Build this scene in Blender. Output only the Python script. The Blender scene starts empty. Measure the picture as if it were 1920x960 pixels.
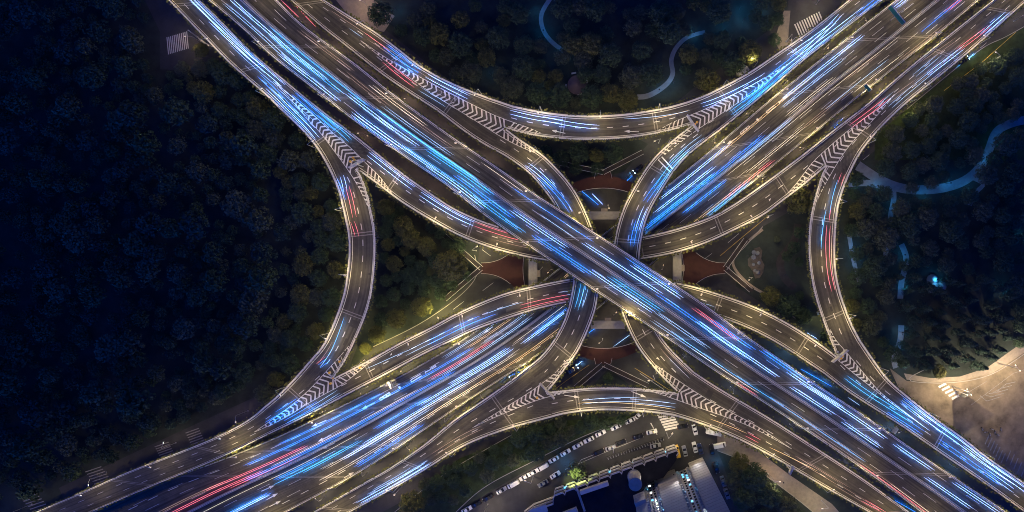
import bpy, math, random
from mathutils import Vector, Matrix
import numpy as np

# ------------------------------------------------------------------ camera, sky, exposure
H = 300.0                      # drone height in metres
F = 1350.0                     # metres-to-photo scale: photo units per metre at distance 1
NX, NY = 1135.0, 500.0         # point straight below the drone, in 1920 x 960 plan units
S = bpy.context.scene
C = S.collection
cam_d = bpy.data.cameras.new('camera')
cam = bpy.data.objects.new('camera', cam_d); C.objects.link(cam)
cam.location = (0, 0, H)
cam_d.sensor_width = 36.0
cam_d.lens = 36.0 * F / 1920.0
cam_d.shift_x = (960 - NX) / 1920.0
cam_d.shift_y = (NY - 480) / 1920.0
cam_d.clip_start = 1.0
cam_d.clip_end = 4000.0
S.camera = cam

world = bpy.data.worlds.new('World'); S.world = world
world.use_nodes = True
wn = world.node_tree.nodes; wl = world.node_tree.links
bg = wn['Background']
sky = wn.new('ShaderNodeTexSky'); sky.sky_type = 'NISHITA'; sky.sun_disc = False
sky.sun_elevation = math.radians(-4.0); sky.sun_rotation = math.radians(200)
tint = wn.new('ShaderNodeMix'); tint.data_type = 'RGBA'; tint.blend_type = 'MULTIPLY'
tint.inputs[0].default_value = 1.0
tint.inputs[7].default_value = (0.02, 0.34, 2.2, 1)
wl.new(sky.outputs[0], tint.inputs[6]); wl.new(tint.outputs[2], bg.inputs[0])
SKY_STRENGTH = 7.0
bg.inputs[1].default_value = SKY_STRENGTH

S.view_settings.view_transform = 'Standard'
S.view_settings.look = 'None'
S.view_settings.exposure = 0.3
S.view_settings.gamma = 1.0
S.render.engine = 'CYCLES'
S.cycles.use_denoising = True
S.cycles.denoising_prefilter = 'NONE'
S.cycles.denoising_input_passes = 'RGB_ALBEDO_NORMAL'
S.cycles.max_bounces = 4
S.cycles.diffuse_bounces = 1
S.cycles.use_adaptive_sampling = False
S.cycles.caustics_reflective = False; S.cycles.caustics_refractive = False
S.cycles.blur_glossy = 1.0
S.cycles.glossy_bounces = 2
S.cycles.sample_clamp_indirect = 4.0
S.cycles.use_light_tree = True
S.cycles.filter_width = 1.0

LAMP_W = 4000.0                # street lamp power
WARM = (1.0, 0.78, 0.33)
rng = random.Random(11)

# ------------------------------------------------------------------ helpers
def W(px, py, z):              # plan units at height z -> metres
    k = (H - z) / F
    return Vector(((px - NX) * k, -(py - NY) * k, z))

def sc(z):                     # metres per plan unit at height z
    return (H - z) / F

MATS = {}
def mat(name, col, rough=0.7, metal=0.0, noise=0.0, nscale=0.4, emit=None, spec=0.4, streak=0.0):
    m = bpy.data.materials.new(name); m.use_nodes = True
    nt = m.node_tree; b = nt.nodes['Principled BSDF']
    b.inputs['Base Color'].default_value = (*col, 1)
    b.inputs['Roughness'].default_value = rough
    b.inputs['Metallic'].default_value = metal
    b.inputs['Specular IOR Level'].default_value = spec
    if noise > 0:
        tc = nt.nodes.new('ShaderNodeTexCoord')
        n1 = nt.nodes.new('ShaderNodeTexNoise'); n1.inputs['Scale'].default_value = nscale
        n1.inputs['Detail'].default_value = 6; n1.inputs['Roughness'].default_value = 0.65
        nt.links.new(tc.outputs['Object'], n1.inputs['Vector'])
        r = nt.nodes.new('ShaderNodeMapRange')
        r.inputs[1].default_value = 0.25; r.inputs[2].default_value = 0.75
        r.inputs[3].default_value = 1 - noise; r.inputs[4].default_value = 1 + noise
        nt.links.new(n1.outputs[0], r.inputs[0])
        fac = r.outputs[0]
        if streak > 0:
            mp = nt.nodes.new('ShaderNodeMapping'); mp.inputs['Scale'].default_value = (1.0, 0.012, 1)
            n2 = nt.nodes.new('ShaderNodeTexNoise'); n2.inputs['Scale'].default_value = 1.0
            n2.inputs['Detail'].default_value = 4
            nt.links.new(tc.outputs['UV'], mp.inputs[0]); nt.links.new(mp.outputs[0], n2.inputs['Vector'])
            r2 = nt.nodes.new('ShaderNodeMapRange')
            r2.inputs[1].default_value = 0.3; r2.inputs[2].default_value = 0.7
            r2.inputs[3].default_value = 1 - streak; r2.inputs[4].default_value = 1 + streak
            nt.links.new(n2.outputs[0], r2.inputs[0])
            mu = nt.nodes.new('ShaderNodeMath'); mu.operation = 'MULTIPLY'
            nt.links.new(r.outputs[0], mu.inputs[0]); nt.links.new(r2.outputs[0], mu.inputs[1])
            fac = mu.outputs[0]
        v = nt.nodes.new('ShaderNodeVectorMath'); v.operation = 'SCALE'
        v.inputs[0].default_value = col
        nt.links.new(fac, v.inputs['Scale'])
        nt.links.new(v.outputs[0], b.inputs['Base Color'])
    if emit:
        b.inputs['Emission Color'].default_value = (*emit[0], 1)
        b.inputs['Emission Strength'].default_value = emit[1]
        m.cycles.emission_sampling = 'NONE'
    MATS[name] = m
    return m

M_ASPH = mat('deck_asphalt', (0.060, 0.053, 0.043), 0.7, noise=0.34, nscale=0.3, streak=0.6)
M_ROAD = mat('street_asphalt', (0.05, 0.049, 0.048), 0.75, noise=0.3, nscale=0.25)
M_CONC = mat('concrete', (0.36, 0.34, 0.31), 0.85, noise=0.2, nscale=0.6)
M_PARA = mat('parapet_white', (0.72, 0.68, 0.62), 0.6, noise=0.15, nscale=0.9)
M_PAINT = mat('road_paint', (0.66, 0.63, 0.58), 0.6, noise=0.3, nscale=1.5)
M_YPAINT = mat('yellow_paint', (0.6, 0.42, 0.08), 0.6, noise=0.2, nscale=1.5)
M_JOINT = mat('joint_concrete', (0.24, 0.22, 0.20), 0.75, noise=0.3, nscale=0.8)
M_STEEL = mat('galvanised_steel', (0.55, 0.55, 0.54), 0.4, metal=0.6, noise=0.1, nscale=2)
M_DARK = mat('dark_metal', (0.03, 0.03, 0.032), 0.5)
M_GRASS = mat('grass_soil', (0.032, 0.042, 0.034), 0.95, noise=0.5, nscale=0.15)
M_LAWN = mat('lawn', (0.035, 0.055, 0.02), 0.95, noise=0.4, nscale=0.5)
M_PAVE = mat('paving', (0.30, 0.25, 0.19), 0.85, noise=0.22, nscale=0.7)
M_PATH = mat('park_path', (0.22, 0.23, 0.24), 0.85, noise=0.2, nscale=0.6)
M_RED = mat('red_deck', (0.06, 0.019, 0.014), 0.75, noise=0.22, nscale=0.6)
M_SOIL = mat('bed_soil', (0.05, 0.042, 0.04), 0.95, noise=0.3, nscale=0.6)
M_PATCH = mat('asphalt_patch', (0.036, 0.033, 0.031), 0.7, noise=0.3, nscale=0.5)
M_WORN = mat('worn_paint', (0.30, 0.28, 0.25), 0.8, noise=0.5, nscale=1.2)
M_PLAZA = mat('plaza_paving', (0.21, 0.165, 0.11), 0.85, noise=0.6, nscale=0.16)
M_BARK = mat('bark', (0.09, 0.065, 0.045), 0.9, noise=0.3, nscale=3)
M_LEAF = [mat('leaf_deep', (0.05, 0.085, 0.042), 0.7, noise=0.45, nscale=0.5),
          mat('leaf_olive', (0.118, 0.12, 0.036), 0.7, noise=0.45, nscale=0.5),
          mat('leaf_dusty', (0.08, 0.098, 0.055), 0.7, noise=0.45, nscale=0.5),
          mat('leaf_needle', (0.034, 0.066, 0.046), 0.75, noise=0.4, nscale=0.6)]
M_HEDGE = mat('hedge_leaf', (0.11, 0.112, 0.03), 0.8, noise=0.6, nscale=0.9)
M_YEL = mat('yellow_plastic', (0.75, 0.42, 0.04), 0.5, noise=0.1, nscale=2)
M_GLASS = mat('car_glass', (0.015, 0.018, 0.02), 0.12, spec=0.6)
M_TYRE = mat('tyre', (0.02, 0.02, 0.02), 0.9)
M_SIGN = mat('sign_green', (0.02, 0.17, 0.12), 0.5)
M_SIGNB = mat('sign_blue', (0.03, 0.12, 0.45), 0.5)
M_SIGNBK = mat('sign_back', (0.6, 0.58, 0.55), 0.5, noise=0.1, nscale=2)
M_HEAD = mat('lamp_lens', (0.9, 0.8, 0.6), 0.4, emit=((1, 0.78, 0.5), 5))
M_HEADB = mat('park_lamp_lens', (0.7, 0.9, 1.0), 0.4, emit=((0.25, 0.75, 1.0), 16))

class MB:                      # collects faces, becomes ONE mesh
    def __init__(s): s.v = []; s.f = []; s.uv = []
    def quad(s, a, b, c, d, uv=None):
        n = len(s.v); s.v += [tuple(a), tuple(b), tuple(c), tuple(d)]; s.f.append((n, n+1, n+2, n+3))
        s.uv += uv if uv else [(0, 0)]*4
    def tri(s, a, b, c):
        n = len(s.v); s.v += [tuple(a), tuple(b), tuple(c)]; s.f.append((n, n+1, n+2)); s.uv += [(0, 0)]*3
    def poly(s, pts):
        n = len(s.v); s.v += [tuple(p) for p in pts]; s.f.append(tuple(range(n, n+len(pts)))); s.uv += [(0, 0)]*len(pts)
    def prism(s, pts, z0, z1):
        a = [Vector((p[0], p[1], z0)) for p in pts]; b = [Vector((p[0], p[1], z1)) for p in pts]
        ar = sum(p.x*q.y-q.x*p.y for p, q in zip(a, a[1:]+a[:1]))
        if ar < 0: a.reverse(); b.reverse()
        s.poly(b); s.poly(a[::-1])
        for i in range(len(a)):
            j = (i+1) % len(a); s.quad(a[i], a[j], b[j], b[i])
    def box(s, c, size, rz=0.0, tilt=None):
        m = Matrix.Rotation(rz, 3, 'Z')
        if tilt is not None: m = m @ tilt
        hx, hy, hz = size[0]/2, size[1]/2, size[2]/2
        p = [Vector(c) + m @ Vector((x*hx, y*hy, z*hz)) for x in (-1, 1) for y in (-1, 1) for z in (-1, 1)]
        for q in ((0, 1, 3, 2), (4, 6, 7, 5), (0, 4, 5, 1), (2, 3, 7, 6), (0, 2, 6, 4), (1, 5, 7, 3)):
            s.quad(*[p[i] for i in q])
    def tube(s, pts, r, n=4, r1=None):
        pts = [Vector(p) for p in pts]; rings = []
        for i, p in enumerate(pts):
            d = (pts[min(i+1, len(pts)-1)] - pts[max(i-1, 0)]).normalized()
            up = Vector((0, 0, 1)) if abs(d.z) < 0.9 else Vector((1, 0, 0))
            a = d.cross(up).normalized(); b = a.cross(d)
            rr = r[i] if isinstance(r, list) else (r if r1 is None else r + (r1-r)*i/max(1, len(pts)-1))
            rings.append([p + (a*math.cos(t)+b*math.sin(t))*rr for t in [2*math.pi*(k+.5)/n for k in range(n)]])
        for i in range(len(rings)-1):
            for k in range(n):
                l = (k+1) % n
                s.quad(rings[i][k], rings[i+1][k], rings[i+1][l], rings[i][l])
        s.poly(rings[0]); s.poly(rings[-1][::-1])
    def cyl(s, c, r, h, n=16, r1=None):
        c = Vector(c); s.tube([c, c+Vector((0, 0, h))], r, n, r1 if r1 is not None else r)
    def mesh(s, name, m, smooth=False):
        me = bpy.data.meshes.new(name); me.from_pydata(s.v, [], s.f)
        if any(u != (0, 0) for u in s.uv):
            ul = me.uv_layers.new(name='UVMap'); ul.data.foreach_set('uv', [c for u in s.uv for c in u])
        me.materials.append(m)
        if smooth: me.polygons.foreach_set('use_smooth', [True]*len(me.polygons))
        me.update(); return me
    def build(s, name, m, parent=None, smooth=False):
        o = bpy.data.objects.new(name, s.mesh(name, m, smooth)); C.objects.link(o)
        if parent:
            o.parent = parent
            o.matrix_parent_inverse = Matrix.Translation(-parent.location) if parent.type == 'EMPTY' and parent.rotation_euler.z == 0 and not parent.get('local') else Matrix()
        return o

def tag(o, label, cat, group=None, kind=None):
    if label: o['label'] = label
    if cat: o['category'] = cat
    if group: o['group'] = group
    if kind: o['kind'] = kind
    return o
def thing(name, label, cat, loc=(0, 0, 0), rz=0.0, group=None, local=True):
    o = bpy.data.objects.new(name, None); C.objects.link(o)
    o.location = loc; o.rotation_euler = (0, 0, rz); o.empty_display_size = 0.5
    if local: o['local'] = 1          # parts are modelled in the thing's own frame
    return tag(o, label, cat, group)
def copy_thing(root, loc, rz, label, group=None, scale=1.0):
    r = root.copy(); C.objects.link(r); r.location = loc; r.rotation_euler = (0, 0, rz); r.scale = (scale,)*3
    r['label'] = label
    if group: r['group'] = group
    for ch in list(root.children):
        c = ch.copy(); C.objects.link(c); c.parent = r
        for g in list(ch.children):
            d = g.copy(); C.objects.link(d); d.parent = c
    return r
def struct(name, mb, m):
    o = mb.build(name, m); o['kind'] = 'structure'; return o
ORD = ['first', 'second', 'third', 'fourth', 'fifth', 'sixth', 'seventh', 'eighth', 'ninth', 'tenth', 'eleventh', 'twelfth',
       'thirteenth', 'fourteenth', 'fifteenth', 'sixteenth', 'seventeenth', 'eighteenth', 'nineteenth', 'twentieth']
def nth(i): return ORD[i] if i < len(ORD) else '%dth' % (i+1)

def spline(pts, step=8.0, n=None):
    P = [np.array(p, float) for p in pts]
    P = [2*P[0]-P[1]] + P + [2*P[-1]-P[-2]]
    out = []
    for i in range(1, len(P)-2):
        p0, p1, p2, p3 = P[i-1:i+3]
        t01 = max(1e-3, np.linalg.norm(p1-p0)**.5); t12 = max(1e-3, np.linalg.norm(p2-p1)**.5); t23 = max(1e-3, np.linalg.norm(p3-p2)**.5)
        m1 = (p2-p1) + t12*((p1-p0)/t01 - (p2-p0)/(t01+t12))
        m2 = (p2-p1) + t12*((p3-p2)/t23 - (p3-p1)/(t12+t23))
        for k in range(12):
            t = k/12
            out.append((2*t**3-3*t*t+1)*p1 + (t**3-2*t*t+t)*m1 + (-2*t**3+3*t*t)*p2 + (t**3-t*t)*m2)
    out.append(P[-2])
    out = np.array(out)
    # gentle smoothing of the hand-traced line
    for _ in range(14):
        o2 = out.copy(); o2[1:-1] = 0.25*out[:-2]+0.5*out[1:-1]+0.25*out[2:]; out = o2
    d = np.r_[0, np.cumsum(np.linalg.norm(np.diff(out, axis=0), axis=1))]
    if n is None: n = max(3, int(d[-1]/step)+1)
    s_ = np.linspace(0, d[-1], n)
    return np.c_[np.interp(s_, d, out[:, 0]), np.interp(s_, d, out[:, 1])]

def extend(pts, dist):
    a, b = np.array(pts[-2], float), np.array(pts[-1], float)
    d = (b-a)/np.linalg.norm(b-a); return list(pts) + [tuple(b+d*dist)]

# ------------------------------------------------------------------ elevated roads: both edges of each, in plan units
M1_SW = [(392,0),(460,57),(512,107),(580,160),(660,223),(712,261),(775,305),(837,347),(900,397),(975,450),(1030,487),(1117,546),(1180,587),(1255,637),(1355,705),(1430,753),(1532,821),(1640,895),(1727,960)]
M1_NE = [(520,0),(567,47),(667,120),(735,175),(805,226),(870,272),(930,312),(1005,365),(1055,397),(1117,438),(1157,463),(1202,492),(1305,560),(1360,600),(1405,634),(1455,668),(1527,718),(1615,775),(1740,862),(1865,945),(1887,960)]
M2_NW = [(1680,0),(1590,70),(1515,130),(1440,190),(1405,220),(1330,284),(1255,345),(1160,417),(1070,486),(975,560),(880,629),(775,692),(712,725),(600,781),(525,817),(400,868),(275,912),(187,953)]
M2_SE = [(1835,0),(1752,70),(1652,147),(1552,228),(1455,307),(1330,407),(1240,480),(1130,571),(1025,655),(925,720),(850,769),(800,803),(675,885),(540,958)]
CL_L = [(317,0),(365,50),(392,78),(435,122),(505,183),(532,210),(575,252),(600,284),(616,312),(628,338)]
CL_R = [(375,0),(420,44),(472,97),(540,155),(580,188),(630,227),(650,241),(699,280)]
WL_OUT = [(628,338),(637,362),(650,417),(655,442),(656,475),(652,516),(645,555),(628,603),(612,638),(601,655),(585,673)]
WL_IN = [(669,317),(677,328),(690,362),(699,403),(704,430),(705,475),(702,520),(696,560),(684,598),(667,638),(650,673),(638,692),(626,709)]
AD_LO = [(669,317),(710,346),(745,373),(782,397),(825,422),(862,442),(925,466),(975,479),(1030,489),(1095,495),(1150,493),(1200,486),(1265,474),(1325,455),(1375,432),(1430,404),(1470,374),(1505,348),(1530,327),(1549,311)]
AD_UP = [(699,280),(750,321),(800,357),(850,390),(900,413),(930,423),(962,433),(1020,446),(1085,453),(1150,452),(1205,444),(1262,431),(1312,415),(1355,396),(1430,346),(1470,316),(1502,292),(1521,277)]
CB_UP = [(626,709),(650,697),(700,671),(750,643),(812,612),(850,591),(900,568),(950,549),(1012,534),(1075,522),(1130,516),(1190,517),(1252,527),(1300,537),(1350,552),(1412,574),(1475,605),(1530,640),(1555,658),(1568,668)]
CB_LO = [(645,743),(725,701),(800,661),(845,640),(887,620),(950,597),(1012,578),(1067,566),(1130,558),(1200,558),(1280,571),(1350,595),(1400,614),(1450,639),(1490,664),(1544,700)]
SWU_OUT = [(585,673),(567,694),(550,713),(520,743),(495,764),(475,781),(450,797),(400,822),(325,852),(230,889),(150,925),(67,960)]
SWU_IN = [(645,743),(575,780),(500,816),(480,826),(400,864),(300,905),(175,958)]
RE_IN = [(1549,311),(1540,327),(1530,360),(1520,400),(1515,445),(1516,487),(1522,532),(1535,580),(1550,622),(1568,668)]
RE_OUT = [(1589,332),(1572,380),(1565,440),(1565,500),(1572,540),(1585,580),(1598,612),(1612,638)]
CU_LO = [(545,0),(605,52),(650,87),(717,140),(770,176),(820,208),(862,240),(895,263),(922,279)]
CU_UP = [(607,0),(655,30),(705,61),(760,102),(782,120),(832,149),(895,176),(961,199)]
E_IN = [(922,279),(950,294),(992,325),(1015,350),(1037,380),(1060,425),(1074,470),(1076,520),(1072,550),(1062,590),(1050,617),(1032,647),(1010,672),(988,689)]
E_OUT = [(946,240),(975,262),(1017,290),(1040,312),(1065,340),(1082,365),(1097,395),(1111,430),(1122,470),(1125,510),(1121,550),(1117,577),(1107,607),(1092,642),(1080,664),(1062,688),(1040,718),(1024,735)]
N_UP = [(961,199),(1020,211),(1095,218),(1157,216),(1200,211),(1255,201),(1287,192)]
N_LO = [(946,240),(980,250),(1020,257),(1075,262),(1125,262),(1175,259),(1212,254),(1240,249),(1280,239),(1300,233)]
F_IN = [(1300,233),(1265,260),(1230,292),(1207,322),(1187,355),(1170,388),(1158,425),(1152,455),(1150,490),(1154,540),(1165,582),(1180,620),(1197,652),(1220,682),(1245,710),(1272,736)]
F_OUT = [(1324,264),(1295,287),(1267,317),(1242,355),(1220,392),(1206,432),(1198,487),(1201,530),(1213,580),(1237,628),(1260,657),(1301,697)]
CN_UP = [(1592,0),(1565,22),(1515,61),(1455,102),(1405,136),(1355,163),(1320,180),(1287,192)]
CN_LO = [(1655,0),(1600,42),(1515,107),(1440,171),(1360,237),(1324,264)]
CD_UP = [(1862,0),(1740,97),(1665,160),(1621,199),(1570,238),(1521,277)]
CD_LO = [(1920,5),(1815,99),(1740,160),(1690,201),(1640,251),(1610,290),(1589,332)]
SEL_UP = [(1301,697),(1342,724),(1405,761),(1455,791),(1500,820),(1615,895),(1705,960)]
SEL_LO = [(1262,778),(1305,791),(1355,810),(1405,833),(1455,860),(1510,892),(1560,921),(1630,960)]
SEU_LO = [(1544,700),(1590,735),(1640,767),(1690,799),(1720,820),(1815,885),(1865,920),(1918,958)]
SEU_UP = [(1612,638),(1635,672),(1665,712),(1705,746),(1752,783),(1807,822),(1840,849),(1920,905)]
S_LO = [(1036,781),(1050,777),(1085,771),(1125,768),(1175,769),(1225,773),(1262,778)]
S_UP = [(1024,735),(1062,731),(1100,727),(1137,726),(1175,726),(1225,730),(1272,736)]
SWL_UP = [(988,689),(962,710),(912,746),(850,788),(795,834),(720,884),(700,895),(587,960)]
SWL_LO = [(1036,781),(975,797),(945,806),(870,835),(795,882),(720,925),(655,960)]

def smooth01(t): return t*t*(3-2*t)
def zpath(vals):
    def f(t):
        k = t*(len(vals)-1); i = min(int(k), len(vals)-2)
        return vals[i] + (vals[i+1]-vals[i])*smooth01(k-i)
    return f
#       name key      edge A,  edge B,  heights, extend(start,end), extra nose at start/end, label
N_ = {1:(669,317),2:(626,709),3:(1549,311),4:(1568,668),5:(946,240),6:(1024,735),7:(1300,233),8:(1272,736)}
ROADS = {}
def road(key, A, B, z, ext=(0, 0), nose=None):
    if ext[0]: A = extend(A[::-1], ext[0])[::-1]; B = extend(B[::-1], ext[0])[::-1]
    if ext[1]: A = extend(A, ext[1]); B = extend(B, ext[1])
    a = spline(A); n = max(len(a), len(spline(B)))
    a = spline(A, n=n); b = spline(B, n=n); zf = zpath(z)
    zs = [zf(i/(n-1)) for i in range(n)]
    ROADS[key] = dict(a=a, b=b, z=zs, n=n, nose=nose,
        aw=[W(*a[i], zs[i]) for i in range(n)], bw=[W(*b[i], zs[i]) for i in range(n)])
    r = ROADS[key]
    mid = [(p+q)/2 for p, q in zip(r['aw'], r['bw'])]
    s_ = [0.0]
    for i in range(1, n): s_.append(s_[-1]+(mid[i]-mid[i-1]).length)
    r['s'] = s_; r['len'] = s_[-1]
road('M1', M1_SW, M1_NE, [27, 27], (90, 90))
road('M2', M2_NW, M2_SE, [9, 9], (90, 90))
road('CL', CL_L, CL_R, [22, 20], (80, 0), (1, 1))
road('CU', CU_LO, CU_UP, [22, 20], (80, 0), (5, 1))
road('CN', CN_UP, CN_LO, [11, 14], (80, 0), (7, 1))
road('CD', CD_UP, CD_LO, [11, 14], (90, 0), (3, 1))
road('SEL', SEL_UP, SEL_LO, [20, 22], (0, 80), (8, 0))
road('SEU', SEU_LO, SEU_UP, [20, 22], (0, 90), (4, 0))
road('SWU', SWU_OUT, SWU_IN, [14, 11], (0, 90), (2, 0))
road('SWL', SWL_UP, SWL_LO, [14, 11], (0, 80), (6, 0))
road('WL', WL_OUT, WL_IN, [20, 14])
road('AD', AD_LO, AD_UP, [20, 15.2, 14])
road('E', E_IN, E_OUT, [20, 21, 14])
road('N', N_UP, N_LO, [20, 14])
road('F', F_IN, F_OUT, [14, 21, 20])
road('RE', RE_IN, RE_OUT, [14, 20])
road('CB', CB_UP, CB_LO, [14, 15.2, 20])
road('S', S_LO, S_UP, [14, 20])

ROAD_TEXT = {
 'M1': ('viaduct', 'topmost wide elevated motorway running straight from upper left to lower right over everything', 'topmost motorway'),
 'M2': ('viaduct', 'widest elevated motorway running straight from upper right to lower left under the topmost one', 'lower motorway'),
 'CL': ('viaduct', 'side carriageway at the upper left edge of the topmost motorway, beside the dark woodland', 'upper left outer carriageway'),
 'CU': ('viaduct', 'side carriageway above the topmost motorway at upper left, ending at the northern gore', 'upper left inner carriageway'),
 'CN': ('viaduct', 'side carriageway above the lower motorway at upper right, with bright blue light trails', 'upper right outer carriageway'),
 'CD': ('viaduct', 'side carriageway below the lower motorway at upper right, with red light trails', 'upper right lower carriageway'),
 'SEL': ('viaduct', 'side carriageway below the topmost motorway at lower right, passing the grey tower block', 'lower right carriageway by the tower'),
 'SEU': ('viaduct', 'side carriageway above the topmost motorway at lower right, beside the sandy floodlit plaza', 'lower right carriageway by the plaza'),
 'SWU': ('viaduct', 'side carriageway above the lower motorway at lower left, along the dark zebra crossings', 'lower left upper carriageway'),
 'SWL': ('viaduct', 'side carriageway below the lower motorway at lower left, with two long white trails', 'lower left lower carriageway'),
 'WL': ('viaduct', 'curved loop ramp on the left of the interchange, bulging beside the woodland', 'west loop ramp'),
 'AD': ('viaduct', 'curved ramp sagging from upper left under the crossing to upper right', 'sagging cross ramp'),
 'E': ('viaduct', 'curved ramp left of the centre bending from the top gore down to lower left', 'left bending centre ramp'),
 'N': ('viaduct', 'curved outer ramp across the top of the interchange below the dark park', 'north loop ramp'),
 'F': ('viaduct', 'curved ramp right of the centre bending from upper right down to the bottom gore', 'right bending centre ramp'),
 'RE': ('viaduct', 'curved loop ramp on the right of the interchange with two red trails', 'east loop ramp'),
 'CB': ('viaduct', 'curved ramp arching from lower left under the crossing to lower right', 'arching cross ramp'),
 'S': ('viaduct', 'curved outer ramp across the bottom of the interchange above the parked cars', 'south loop ramp'),
}

def pt(r, i, u):                # point on the deck surface at section i (float ok), fraction u across
    i = max(0.0, min(r['n']-1.0, i)); k = min(int(i), r['n']-2); f = i-k
    a = r['aw'][k].lerp(r['aw'][k+1], f); b = r['bw'][k].lerp(r['bw'][k+1], f)
    return a.lerp(b, u)
def wid(r, i):
    return (pt(r, i, 1)-pt(r, i, 0)).length
def s2i(r, s):
    return float(np.interp(s, r['s'], range(r['n'])))
def locate(key, x, y):          # plan point -> (section, fraction)
    r = ROADS[key]; p = np.array([x, y]); best = None
    a, b = r['a'], r['b']; d = b-a
    u = ((p-a)*d).sum(1)/(d*d).sum(1)
    q = a+d*u[:, None]; e = np.linalg.norm(q-p, axis=1)
    i = int(e.argmin()); return i, float(u[i])

UP = Vector((0, 0, 1))
ROOT = {}; ROADBED = {}; JOINTS = {}; PATCHES = {}
def ribbon(mb, pts_l, pts_r, dz):
    for i in range(len(pts_l)-1):
        mb.quad(pts_l[i]+UP*dz, pts_l[i+1]+UP*dz, pts_r[i+1]+UP*dz, pts_r[i]+UP*dz)
def flip_up(mb):                # make every face of a flat sheet look up
    for k, f in enumerate(mb.f):
        a, b, c = (Vector(mb.v[i]) for i in f[:3])
        if (b-a).cross(c-a).z < 0: mb.f[k] = f[::-1]
    return mb
def line_along(mb, r, u, w, i0, i1, dz=0.006, off=0.0):
    i0, i1 = min(i0, i1), max(i0, i1)
    ks = [i0] + [k for k in range(int(i0)+1, int(math.ceil(i1)))] + [i1]
    L, R = [], []
    for k in ks:
        ww = wid(r, k); uu = u + off/ww
        L.append(pt(r, k, uu-w/2/ww)); R.append(pt(r, k, uu+w/2/ww))
    ribbon(mb, L, R, dz)

def hedge_strip(mb, pts, outn, rg):
    for i in range(len(pts)-1):
        a, b = pts[i], pts[i+1]; n = max(1, int((b-a).length/0.42))
        for k in range(n):
            if rg.random() < 0.12: continue
            c = a.lerp(b, (k+rg.random())/n) + outn[i]*rg.uniform(-.2, .95) + UP*rg.uniform(-0.2, 0.55)
            s_ = rg.uniform(.18, .42)
            d1 = Vector((rg.uniform(-1, 1), rg.uniform(-1, 1), rg.uniform(-.6, .6))).normalized()*s_
            d2 = Vector((-d1.y, d1.x, rg.uniform(-.5, .5)*s_))
            mb.quad(c-d1-d2, c+d1-d2, c+d1+d2, c-d1+d2)

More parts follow.
